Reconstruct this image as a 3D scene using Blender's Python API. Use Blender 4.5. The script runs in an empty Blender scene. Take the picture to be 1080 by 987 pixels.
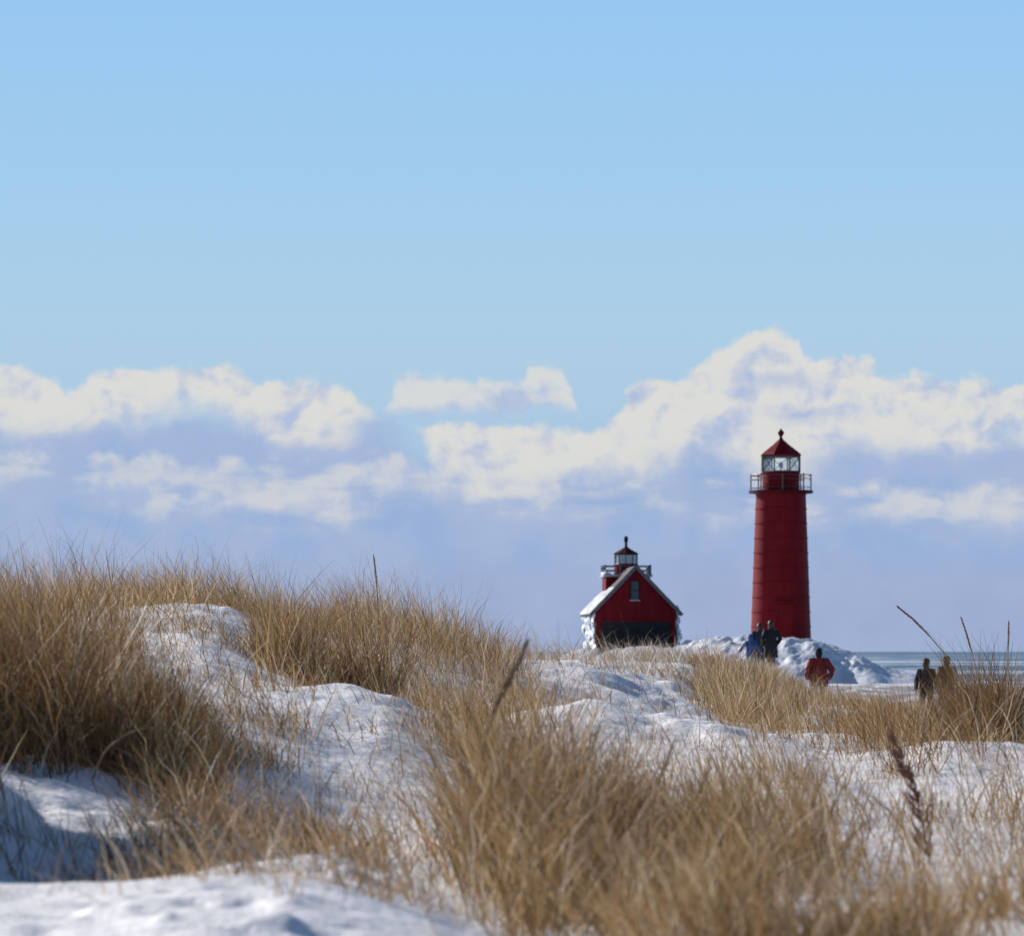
import bpy, bmesh, math, random
import numpy as np
from mathutils import Vector, Matrix

random.seed(11)
rng = np.random.default_rng(11)
sc = bpy.context.scene
COL = sc.collection
PI = math.pi

# ------------------------------------------------------------------ scale
# The view is a long lens: F angular units per radian, eye CZ metres above the lake.
F, PX0, PY0, CZ = 4400.0, 540.0, 687.0, 2.2
SUN_AZ, SUN_EL = math.radians(47), math.radians(26)      # sun to the left, beyond the scene
SUN_DIR = Vector((-math.sin(SUN_AZ)*math.cos(SUN_EL), math.cos(SUN_AZ)*math.cos(SUN_EL), math.sin(SUN_EL)))

def wx(px, d): return (px-PX0)/F*d
def wz(py, d): return CZ+(PY0-py)/F*d
def s2l(r, g, b):
    f = lambda c: (c/255/12.92) if c <= 10 else ((c/255+0.055)/1.055)**2.4
    return (f(r), f(g), f(b))

# ------------------------------------------------------------------ noise
def _hash(ix, iy, seed):
    ix = ix.astype(np.int64).astype(np.uint32); iy = iy.astype(np.int64).astype(np.uint32)
    h = ix*np.uint32(374761393)+iy*np.uint32(668265263)+np.uint32((seed*2246822519) & 0xFFFFFFFF)
    h = (h ^ (h >> np.uint32(13)))*np.uint32(1274126177)
    h = (h ^ (h >> np.uint32(16))) & np.uint32(0xFFFF)
    return h.astype(float)/32767.5-1.0
def vnoise(x, y, seed=0):
    x = np.asarray(x, float); y = np.asarray(y, float)
    x, y = np.broadcast_arrays(x, y)
    ix, iy = np.floor(np.atleast_1d(x)), np.floor(np.atleast_1d(y))
    shp = np.shape(x); ix, iy = ix.reshape(shp or (1,)), iy.reshape(shp or (1,))
    fx, fy = x-ix, y-iy
    ux, uy = fx*fx*fx*(fx*(fx*6-15)+10), fy*fy*fy*(fy*(fy*6-15)+10)
    a, b = _hash(ix, iy, seed), _hash(ix+1, iy, seed)
    c, d = _hash(ix, iy+1, seed), _hash(ix+1, iy+1, seed)
    return (a*(1-ux)+b*ux)*(1-uy)+(c*(1-ux)+d*ux)*uy
def _f(a): return float(np.asarray(a).ravel()[0])
def fbm(x, y, octv=4, seed=0, gain=0.5):
    s, a = 0.0, 1.0
    for k in range(octv):
        s = s+a*vnoise(x*2**k+17.3*k, y*2**k-9.1*k, seed+k); a *= gain
    return s

# ------------------------------------------------------------------ terrain heights
COLS = np.array([-900, -190, 0, 100, 200, 300, 350, 400, 450, 500, 560, 620, 700, 760, 820, 880, 940, 1000, 1080, 1380, 2000], float)
def Zr(z, d): return PY0-(z-CZ)*F/d
ROWS = [
 (1.2, [Zr(CZ-1.0, 1.2)]*21),
 (6.0, [Zr(CZ-0.72, 6)]*21),
 (9.0, [990, 985, 975, 965, 955, 955, 965, 975, 985, 1000, 1010, 1015, 1015, 1015, 1015, 1015, 1010, 1005, 1000, 1000, 1000]),
 (10.2,[860, 880, 940, 932, 926, 930, 936, 948, 962, 985, 1000, 1000, 1000, 995, 990, 985, 980, 975, 970, 970, 970]),
 (12.5,[690, 730, 930, 944, 922, 912, 915, 925, 935, 940, 945, 945, 940, 935, 930, 930, 935, 935, 930, 930, 930]),  # leftmost columns raised out of view, to throw shade on the lower left snow
 (16.0,[640, 690, 832, 850, 865, 885, 890, 890, 885, 880, 880, 880, 875, 870, 870, 880, 890, 890, 890, 890, 890]),
 (20.0,[655, 680, 772, 765, 778, 806, 822, 832, 840, 846, 846, 842, 835, 830, 830, 840, 850, 850, 845, 840, 840]),
 (25.0,[715, 715, 720, 706, 715, 728, 726, 734, 752, 776, 786, 788, 790, 792, 796, 805, 797, 787, 790, 790, 790]),
 (30.0,[675, 675, 680, 668, 672, 716, 740, 745, 755, 765, 750, 740, 762, 770, 778, 795, 800, 800, 800, 800, 800]),
 (38.0,[645, 645, 650, 646, 642, 660, 686, 692, 705, 722, 742, 752, 764, 772, 778, 778, 788, 790, 790, 785, 780]),
 (48.0,[645, 645, 650, 652, 646, 664, 668, 671, 678, 688, 699, 708, 737, 752, 763, 768, 775, 776, 772, 765, 760]),
 (65.0,[655, 655, 665, 668, 662, 672, 676, 680, 686, 694, 700, 700, 700, 715, 730, 745, 757, 760, 757, 750, 750]),
 (90.0,[680, 680, 685, 685, 685, 685, 688, 690, 695, 700, 704, 704, 701, 707, 717, 752, 758, 762, 760, 760, 760]),
 (110., [Zr(z, 110) for z in (1.4, 1.4, 1.4, 1.4, 1.4, 1.4, 1.4, 1.5, 1.5, 1.5, 1.6, 1.65, 1.72, 1.66, 1.45, .5, .38, .38, .38, .4, .4)]),
 (130., [Zr(z, 130) for z in (1.1, 1.1, 1.1, 1.1, 1.1, 1.1, 1.1, 1.1, 1.2, 1.2, 1.3, 1.45, 1.6, 1.56, 1.44, .5, .4, .4, .4, .4, .4)]),
 (155., [Zr(z, 155) for z in [.7]*10+[.7, .8, .9, .9, .7, .42, .4, .4, .4, .4, .4]]),
 (200., [Zr(.32, 200)]*21),
 (245., [Zr(.16, 245)]*21),
 (285., [Zr(-.08, 285)]*21),
 (330., [Zr(-.6, 330)]*21),
 (430., [Zr(-1.2, 430)]*21),
]
RD = np.array([r[0] for r in ROWS])
RZ = np.array([[wz(v, d) for v in row] for d, row in ROWS])

def slopes(x, y):
    """monotone cubic slopes along axis 0"""
    h = np.diff(x)[:, None]; dl = np.diff(y, axis=0)/h
    m = np.zeros_like(y)
    w1 = 2*h[1:]+h[:-1]; w2 = h[1:]+2*h[:-1]
    with np.errstate(divide='ignore', invalid='ignore'):
        hm = (w1+w2)/(w1/dl[:-1]+w2/dl[1:])
    m[1:-1] = np.where(dl[:-1]*dl[1:] > 0, hm, 0)
    m[0], m[-1] = dl[0], dl[-1]
    return m
LD = np.log(RD)
MD = slopes(LD, RZ)
MC = slopes(COLS, RZ.T).T
MDC = slopes(COLS, MD.T).T
def hermite(t):
    t2, t3 = t*t, t*t*t
    return 2*t3-3*t2+1, t3-2*t2+t, -2*t3+3*t2, t3-t2
def _colval(A, M, ri, px):
    px = np.clip(px, COLS[0], COLS[-1])
    ci = np.clip(np.searchsorted(COLS, px, side='right')-1, 0, len(COLS)-2)
    h = COLS[ci+1]-COLS[ci]; a, b, c, d = hermite((px-COLS[ci])/h)
    return a*A[ri, ci]+b*h*M[ri, ci]+c*A[ri, ci+1]+d*h*M[ri, ci+1]
# small heaps and footprints pressed in the snow: px, depth, radius m, height m
LUMPS = [(700, 29.0, .16, .07), (712, 28.2, .14, .05), (735, 28.6, .22, .06), (757, 28.0, .16, .07), (722, 27.2, .15, -.05), (770, 27.4, .18, .06),
         (745, 27.0, .12, -.06), (690, 28.4, .10, -.04), (785, 28.5, .15, .05), (760, 29.0, .15, -.05)]
for _ in range(46):
    LUMPS.append((random.uniform(-40, 330), random.uniform(8.3, 9.9), random.uniform(.03, .09), random.choice((-1, 1))*random.uniform(.008, .022)))
for _ in range(40):
    LUMPS.append((random.uniform(-60, 420), random.uniform(11.5, 17), random.uniform(.07, .22), random.choice((-1, 1))*random.uniform(.015, .045)))
for _ in range(16):
    LUMPS.append((random.uniform(250, 420), random.uniform(22, 26), random.uniform(.1, .25), random.choice((-1, 1))*random.uniform(.01, .03)))
def ground(px, d):
    px = np.asarray(px, float); d = np.asarray(d, float)
    ld = np.log(np.clip(d, RD[0], RD[-1]))
    ri = np.clip(np.searchsorted(LD, ld, side='right')-1, 0, len(LD)-2)
    h = LD[ri+1]-LD[ri]; a, b, c, e = hermite((ld-LD[ri])/h)
    z = a*_colval(RZ, MC, ri, px)+b*h*_colval(MD, MDC, ri, px)+c*_colval(RZ, MC, ri+1, px)+e*h*_colval(MD, MDC, ri+1, px)
    x = (px-PX0)/F*d
    near = np.clip((160-d)/80, .25, 1)
    amp = np.clip(d/22, .45, 2.2)*near
    z = z+amp*(0.030*fbm(x*1.1, d*0.55, 3, 3)+0.011*fbm(x*4.5, d*2.2, 4, 8)+0.003*fbm(x*14, d*7, 3, 9)*np.clip((40-d)/20, 0, 1))
    z = z+0.006*vnoise(x*1.5+0.6*vnoise(x*2, d*1.5, 21), d*9+2.5*vnoise(x*1.2, d, 22), 23)*np.clip((60-d)/30, 0, 1)
    z = z+.16*fbm(x*.45, d*.16, 3, 77)*np.clip((d-112)/25, 0, 1)*np.clip((300-d)/60, 0, 1)*np.clip((px-830)/60, 0, 1)
    for lp, ldp, r, hh in LUMPS:
        lx = (lp-PX0)/F*ldp
        q = ((x-lx)/r)**2+((d-ldp)/(r*1.5))**2
        z = z+hh*np.exp(-q)
    return z

# ------------------------------------------------------------------ generic helpers
def tag(o, label=None, cat=None, group=None, kind=None):
    if label: o['label'] = label
    if cat: o['category'] = cat
    if group: o['group'] = group
    if kind: o['kind'] = kind
    return o
def empty(name, loc, rz=0.0):
    o = bpy.data.objects.new(name, None); COL.objects.link(o)
    o.location = loc; o.rotation_euler = (0, 0, rz); o.empty_display_size = .3
    return o
def link_mesh(name, me, mat=None, parent=None):
    o = bpy.data.objects.new(name, me); COL.objects.link(o)
    if mat is not None and not me.materials: me.materials.append(mat)
    if parent is not None: o.parent = parent
    return o
def obj(name, bm, mat, parent=None, smooth=False):
    bmesh.ops.recalc_face_normals(bm, faces=bm.faces)
    me = bpy.data.meshes.new(name); bm.to_mesh(me); bm.free()
    if smooth:
        for p in me.polygons: p.use_smooth = True
        me.set_sharp_from_angle(angle=math.radians(40))
    return link_mesh(name, me, mat, parent)
def np_mesh(name, verts, quads, mat, smooth=True, attrs=None, tri=None):
    me = bpy.data.meshes.new(name)
    nq = len(quads)
    me.vertices.add(len(verts)); me.vertices.foreach_set('co', np.ascontiguousarray(verts, np.float32).ravel())
    me.loops.add(nq*4); me.loops.foreach_set('vertex_index', np.ascontiguousarray(quads, np.int32).ravel())
    me.polygons.add(nq)
    me.polygons.foreach_set('loop_start', np.arange(0, nq*4, 4, dtype=np.int32))
    me.update(calc_edges=True)
    if smooth: me.polygons.foreach_set('use_smooth', np.ones(nq, bool))
    for k, v in (attrs or {}).items():
        a = me.attributes.new(k, 'FLOAT', 'POINT'); a.data.foreach_set('value', np.ascontiguousarray(v, np.float32))
    me.materials.append(mat)
    o = bpy.data.objects.new(name, me); COL.objects.link(o)
    return o
def add_box(bm, c, s, rot=None, bevel=0.0):
    r = bmesh.ops.create_cube(bm, size=1.0)
    M = Matrix.Translation(Vector(c))
    if rot is not None: M = M @ rot.to_4x4()
    M = M @ Matrix.Diagonal((s[0], s[1], s[2], 1))
    bmesh.ops.transform(bm, matrix=M, verts=r['verts'])
    if bevel:
        es = list({e for v in r['verts'] for e in v.link_edges})
        bmesh.ops.bevel(bm, geom=es, offset=bevel, segments=2, affect='EDGES', profile=.6)
def add_lathe(bm, prof, seg=32, c=(0, 0, 0), phase=0.0, cap=True):
    rings = []
    for r, z in prof:
        if r < 1e-5:
            rings.append([bm.verts.new((c[0], c[1], c[2]+z))])
        else:
            rings.append([bm.verts.new((c[0]+r*math.cos(2*PI*k/seg+phase), c[1]+r*math.sin(2*PI*k/seg+phase), c[2]+z)) for k in range(seg)])
    for a, b in zip(rings[:-1], rings[1:]):
        for k in range(seg):
            k2 = (k+1) % seg
            if len(a) == 1 and len(b) == 1: continue
            if len(a) == 1: bm.faces.new((a[0], b[k], b[k2]))
            elif len(b) == 1: bm.faces.new((a[k], a[k2], b[0]))
            else: bm.faces.new((a[k], a[k2], b[k2], b[k]))
    if cap:
        if len(rings[0]) > 2: bm.faces.new(list(reversed(rings[0])))
        if len(rings[-1]) > 2: bm.faces.new(rings[-1])
def add_tube(bm, pts, rad, seg=8, flat=1.0):
    pts = [Vector(p) for p in pts]
    rad = rad if hasattr(rad, '__len__') else [rad]*len(pts)
    rings = []
    up = Vector((0, 0, 1))
    for i, p in enumerate(pts):
        t = (pts[min(i+1, len(pts)-1)]-pts[max(i-1, 0)]).normalized()
        a = t.cross(up)
        if a.length < 1e-3: a = t.cross(Vector((0, 1, 0)))
        a.normalize(); b = t.cross(a)
        rings.append([bm.verts.new(p+rad[i]*(math.cos(2*PI*k/seg)*a+flat*math.sin(2*PI*k/seg)*b)) for k in range(seg)])
    for r0, r1 in zip(rings[:-1], rings[1:]):
        for k in range(seg): bm.faces.new((r0[k], r0[(k+1) % seg], r1[(k+1) % seg], r1[k]))
    bm.faces.new(list(reversed(rings[0]))); bm.faces.new(rings[-1])
def add_ring_tube(bm, R, z, r, n=8, c=(0, 0), phase=0.0, seg=6, square=False):
    """closed ring rail of radius R made of n straight pieces"""
    P = [Vector((c[0]+R*math.cos(2*PI*k/n+phase), c[1]+R*math.sin(2*PI*k/n+phase), z)) for k in range(n)]
    for k in range(n): add_tube(bm, [P[k], P[(k+1) % n]], r, seg)

# ------------------------------------------------------------------ node helper
class NT:
    def __init__(self, tree): self.t = tree; self.n = tree.nodes; self.l = tree.links
    def node(self, typ, **kw):
        n = self.n.new(typ)
        for k, v in kw.items(): setattr(n, k, v)
        return n
    def set(self, sock, v):
        if isinstance(v, bpy.types.NodeSocket): self.l.new(v, sock)
        elif v is not None: sock.default_value = v
    def m(self, op, a, b=None, c=None, clamp=False):
        n = self.node('ShaderNodeMath', operation=op, use_clamp=clamp)
        self.set(n.inputs[0], a); self.set(n.inputs[1], b); self.set(n.inputs[2], c)
        return n.outputs[0]
    def smooth(self, x, lo, hi, o0=0.0, o1=1.0):
        n = self.node('ShaderNodeMapRange', interpolation_type='SMOOTHSTEP')
        self.set(n.inputs['Value'], x); n.inputs['From Min'].default_value = lo; n.inputs['From Max'].default_value = hi
        n.inputs['To Min'].default_value = o0; n.inputs['To Max'].default_value = o1
        return n.outputs[0]
    def lin(self, x, lo, hi, o0=0.0, o1=1.0):
        n = self.node('ShaderNodeMapRange')
        self.set(n.inputs['Value'], x); n.inputs['From Min'].default_value = lo; n.inputs['From Max'].default_value = hi
        n.inputs['To Min'].default_value = o0; n.inputs['To Max'].default_value = o1
        return n.outputs[0]
    def mix(self, f, a, b, blend='MIX'):
        n = self.node('ShaderNodeMix', data_type='RGBA', blend_type=blend)
        self.set(n.inputs[0], f)
        for s, v in ((n.inputs[6], a), (n.inputs[7], b)):
            if isinstance(v, bpy.types.NodeSocket): self.l.new(v, s)
            else: s.default_value = (*v[:3], 1)
        return n.outputs[2]
    def noise(self, vec, scale, detail=4, rough=.5, dist=0.0, col=False, dim='3D'):
        n = self.node('ShaderNodeTexNoise', noise_dimensions=dim)
        if vec is not None: self.l.new(vec, n.inputs['Vector'])
        n.inputs['Scale'].default_value = scale; n.inputs['Detail'].default_value = detail
        n.inputs['Roughness'].default_value = rough; n.inputs['Distortion'].default_value = dist
        return n.outputs['Color' if col else 'Fac']
    def comb(self, x, y, z=0.0):
        n = self.node('ShaderNodeCombineXYZ')
        for s, v in zip(n.inputs, (x, y, z)): self.set(s, v)
        return n.outputs[0]
    def sep(self, v):
        n = self.node('ShaderNodeSeparateXYZ'); self.l.new(v, n.inputs[0]); return n.outputs
    def curve(self, x, pts, x0, x1, y0, y1):
        """1-D curve through pts (x, y) as a Float Curve"""
        n = self.node('ShaderNodeFloatCurve')
        cm = n.mapping; cu = cm.curves[0]
        P = [((px-x0)/(x1-x0), (py-y0)/(y1-y0)) for px, py in pts]
        while len(cu.points) < len(P): cu.points.new(0.5, 0.5)
        for q, p in zip(cu.points, P): q.location = p; q.handle_type = 'AUTO_CLAMPED'
        cm.use_clip = False
        cm.update()
        self.set(n.inputs['Value'], self.lin(x, x0, x1))
        return self.lin(n.outputs[0], 0, 1, y0, y1)
    def ramp(self, x, stops):
        n = self.node('ShaderNodeValToRGB'); r = n.color_ramp
        while len(r.elements) < len(stops): r.elements.new(.5)
        for e, (p, c) in zip(r.elements, stops): e.position = p; e.color = (*c[:3], 1)
        self.set(n.inputs[0], x); return n.outputs[0]

MATS = {}
def material(name):
    m = bpy.data.materials.new(name); m.use_nodes = True
    N = NT(m.node_tree); b = m.node_tree.nodes['Principled BSDF']
    MATS[name] = m
    return m, N, b
def simple(name, col, rough=.6, metallic=0.0, var=.15, vscale=6.0, bump=0.0, bscale=40.0, stretch=None, spec=.5):
    m, N, b = material(name)
    tc = N.node('ShaderNodeTexCoord').outputs['Object']
    if stretch:
        mp = N.node('ShaderNodeMapping'); N.l.new(tc, mp.inputs[0]); mp.inputs['Scale'].default_value = stretch; tc2 = mp.outputs[0]
    else: tc2 = tc
    f = N.noise(tc2, vscale, 5, .6)
    dark = tuple(c*(1-var*1.6) for c in col); lite = tuple(min(1, c*(1+var)) for c in col)
    N.l.new(N.mix(N.smooth(f, .3, .7), dark, lite), b.inputs['Base Color'])
    b.inputs['Roughness'].default_value = rough; b.inputs['Metallic'].default_value = metallic
    b.inputs['Specular IOR Level'].default_value = spec
    if bump:
        bn = N.node('ShaderNodeBump'); bn.inputs['Strength'].default_value = bump; bn.inputs['Distance'].default_value = .02
        N.l.new(N.noise(tc, bscale, 4, .6), bn.inputs['Height']); N.l.new(bn.outputs[0], b.inputs['Normal'])
    return m

# ------------------------------------------------------------------ materials
def snow_mat(name, ice=False):
    m, N, b = material(name)
    geo = N.node('ShaderNodeNewGeometry'); pos = geo.outputs['Position']
    f1 = N.noise(pos, 1.7, 5, .6)
    if ice:
        col = N.mix(N.smooth(N.noise(pos, .5, 5, .6), .42, .62), (.68, .71, .77), (.84, .86, .89))
    else:
        col = N.mix(N.smooth(f1, .3, .7), (.83, .82, .825), (.91, .90, .90))
        grit = N.smooth(N.noise(pos, 9.0, 6, .75), .60, .74)          # wind-blown sand and chaff lying in the snow
        grit2 = N.m('MULTIPLY', grit, N.smooth(N.noise(pos, .8, 3, .5), .42, .62))
        col = N.mix(N.m('MULTIPLY', grit2, .30), col, (.36, .28, .20))
        s = N.sep(pos)
        wet = N.m('MULTIPLY', N.smooth(s[2], .75, .45), N.smooth(s[1], 70, 105))   # wet sand and slush on the beach flat
        mp = N.node('ShaderNodeMapping'); N.l.new(pos, mp.inputs[0]); mp.inputs['Scale'].default_value = (.45, .10, .6)
        wet = N.m('MULTIPLY', wet, N.smooth(N.noise(mp.outputs[0], 1.6, 6, .7), .36, .50))
        wet = N.m('MULTIPLY', wet, N.smooth(s[1], 262, 215))
        col = N.mix(N.m('MULTIPLY', wet, .78), col, (.14, .135, .15))
    N.l.new(col, b.inputs['Base Color'])
    b.inputs['Roughness'].default_value = .35 if ice else .62
    b.inputs['Specular IOR Level'].default_value = .4
    bn = N.node('ShaderNodeBump'); bn.inputs['Strength'].default_value = .5; bn.inputs['Distance'].default_value = .06 if ice else .03
    h = N.m('ADD', N.noise(pos, 14.0 if not ice else 5.0, 6, .65), N.m('MULTIPLY', N.noise(pos, 3.5, 4, .6), 1.4))
    N.l.new(h, bn.inputs['Height']); N.l.new(bn.outputs[0], b.inputs['Normal'])
    return m
SNOW = snow_mat('wind_packed_snow')
ICE = snow_mat('shelf_ice', True)
ROOFSNOW = simple('roof_snow', (.50, .51, .54), .7, var=.25, vscale=1.2, bump=.4)

def grass_mat(name, stops, transl=.42):
    m, N, b = material(name)
    at = N.node('ShaderNodeAttribute', attribute_name='tint').outputs['Fac']
    col = N.ramp(at, stops)
    N.n.remove(b)
    d = N.node('ShaderNodeBsdfPrincipled'); N.l.new(col, d.inputs['Base Color']); d.inputs['Roughness'].default_value = .5
    d.inputs['Specular IOR Level'].default_value = .35
    t = N.node('ShaderNodeBsdfTranslucent'); N.l.new(col, t.inputs['Color'])
    mx = N.node('ShaderNodeMixShader'); mx.inputs[0].default_value = transl
    N.l.new(d.outputs[0], mx.inputs[1]); N.l.new(t.outputs[0], mx.inputs[2])
    N.l.new(mx.outputs[0], N.n['Material Output'].inputs['Surface'])
    return m
STRAW = [(0, (.088, .047, .020)), (.25, (.205, .117, .045)), (.55, (.34, .208, .085)), (.8, (.47, .325, .165)), (1, (.70, .58, .42))]
FROST = [(0, (.16, .115, .075)), (.4, (.30, .22, .15)), (.75, (.46, .38, .29)), (1, (.72, .68, .63))]
M_GRASS = grass_mat('dry_marram', STRAW)
M_FROST = grass_mat('frosted_marram', FROST)
M_SEED = simple('brown_seed_head', (.25, .135, .075), .8, var=.35, vscale=60)
M_SEEDD = simple('dark_seed_head', (.24, .088, .052), .8, var=.4, vscale=60)
M_TAN = simple('tan_seed_head', (.56, .39, .20), .75, var=.3, vscale=60)
M_STEM = simple('straw_stem', (.36, .23, .10), .6, var=.25, vscale=30)

def red_paint():
    m, N, b = material('red_paint')
    tc = N.node('ShaderNodeTexCoord').outputs['Object']
    mp = N.node('ShaderNodeMapping'); N.l.new(tc, mp.inputs[0]); mp.inputs['Scale'].default_value = (1, 1, .18)
    f = N.noise(mp.outputs[0], 2.2, 6, .65)
    col = N.mix(N.smooth(f, .35, .68), (.150, .0032, .0075), (.205, .0055, .011))
    g = N.smooth(N.noise(tc, .9, 6, .7), .60, .72)
    col = N.mix(N.m('MULTIPLY', g, .35), col, (.095, .006, .009))
    N.l.new(col, b.inputs['Base Color']); b.inputs['Roughness'].default_value = .55
    b.inputs['Specular IOR Level'].default_value = .12
    bn = N.node('ShaderNodeBump'); bn.inputs['Strength'].default_value = .25; bn.inputs['Distance'].default_value = .02
    N.l.new(N.noise(tc, 3.0, 4, .6), bn.inputs['Height']); N.l.new(bn.outputs[0], b.inputs['Normal'])
    return m
RED = red_paint()
M_DARKRED = simple('dark_red_metal', (.07, .005, .007), .55, var=.2, spec=.15)
M_BLACK = simple('black_iron', (.016, .012, .014), .6, var=.2, spec=.2)
M_IRONRAIL = simple('rail_iron', (.085, .020, .026), .5, var=.2)
M_BASEWALL = simple('shaded_base_wall', (.012, .010, .013), .8, var=.35, vscale=2.0)  # concrete foundation, with its deep shade put into the colour
M_WHITE = simple('white_trim', (.45, .46, .48), .6, var=.1)
M_GREYTRIM = simple('grey_trim', (.13, .13, .14), .7, var=.3)
M_ROOF = simple('roof_shingle', (.06, .048, .052), .8, var=.25, vscale=4, bump=.3)
M_MULL = simple('lantern_frame', (.045, .075, .08), .5, var=.2)
M_LENS = simple('beacon_glass', (.55, .62, .62), .2, var=.1)
def glass_mat(name, tint, refl=.14):
    m, N, b = material(name); N.n.remove(b)
    t = N.node('ShaderNodeBsdfTransparent'); t.inputs[0].default_value = (*tint, 1)
    g = N.node('ShaderNodeBsdfGlossy'); g.inputs['Roughness'].default_value = .05
    fr = N.node('ShaderNodeFresnel'); fr.inputs[0].default_value = 1.5
    mx = N.node('ShaderNodeMixShader'); N.l.new(N.m('ADD', fr.outputs[0], refl, clamp=True), mx.inputs[0])
    N.l.new(t.outputs[0], mx.inputs[1]); N.l.new(g.outputs[0], mx.inputs[2])
    N.l.new(mx.outputs[0], N.n['Material Output'].inputs['Surface'])
    return m
GLASS = glass_mat('lantern_glass', (.94, .99, .99), .04)
M_PANE = simple('dark_window_glass', (.03, .06, .075), .08, var=.3)
M_FROSTGLASS = simple('frosted_lantern_glass', (.52, .56, .54), .25, var=.12)

def water_mat():
    m, N, b = material('lake_water')
    pos = N.node('ShaderNodeNewGeometry').outputs['Position']
    s = N.sep(pos)
    mp = N.node('ShaderNodeMapping'); N.l.new(pos, mp.inputs[0]); mp.inputs['Scale'].default_value = (.010, .0062, 1)
    f = N.noise(mp.outputs[0], 1.0, 7, .62)
    mp2 = N.node('ShaderNodeMapping'); N.l.new(pos, mp2.inputs[0]); mp2.inputs['Scale'].default_value = (.05, .03, 1)
    f2 = N.noise(mp2.outputs[0], 1.0, 5, .65)
    near = N.smooth(s[1], 3200, 500)
    ice = N.smooth(N.m('ADD', N.m('ADD', f, N.m('MULTIPLY', near, .10)), N.m('MULTIPLY', f2, .18)), .63, .72)
    col = N.mix(N.smooth(f2, .35, .65), (.030, .085, .140), (.050, .135, .205))
    col = N.mix(N.m('MULTIPLY', ice, .9), col, (.58, .66, .78))
    N.l.new(col, b.inputs['Base Color'])
    N.l.new(N.lin(ice, 0, 1, .32, .6), b.inputs['Roughness'])
    b.inputs['Specular IOR Level'].default_value = .32
    bn = N.node('ShaderNodeBump'); bn.inputs['Strength'].default_value = 1.0; bn.inputs['Distance'].default_value = .6
    mp3 = N.node('ShaderNodeMapping'); N.l.new(pos, mp3.inputs[0]); mp3.inputs['Scale'].default_value = (.35, .8, 1)
    N.l.new(N.noise(mp3.outputs[0], 1.0, 5, .6), bn.inputs['Height']); N.l.new(bn.outputs[0], b.inputs['Normal'])
    return m
WATER = water_mat()

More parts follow.
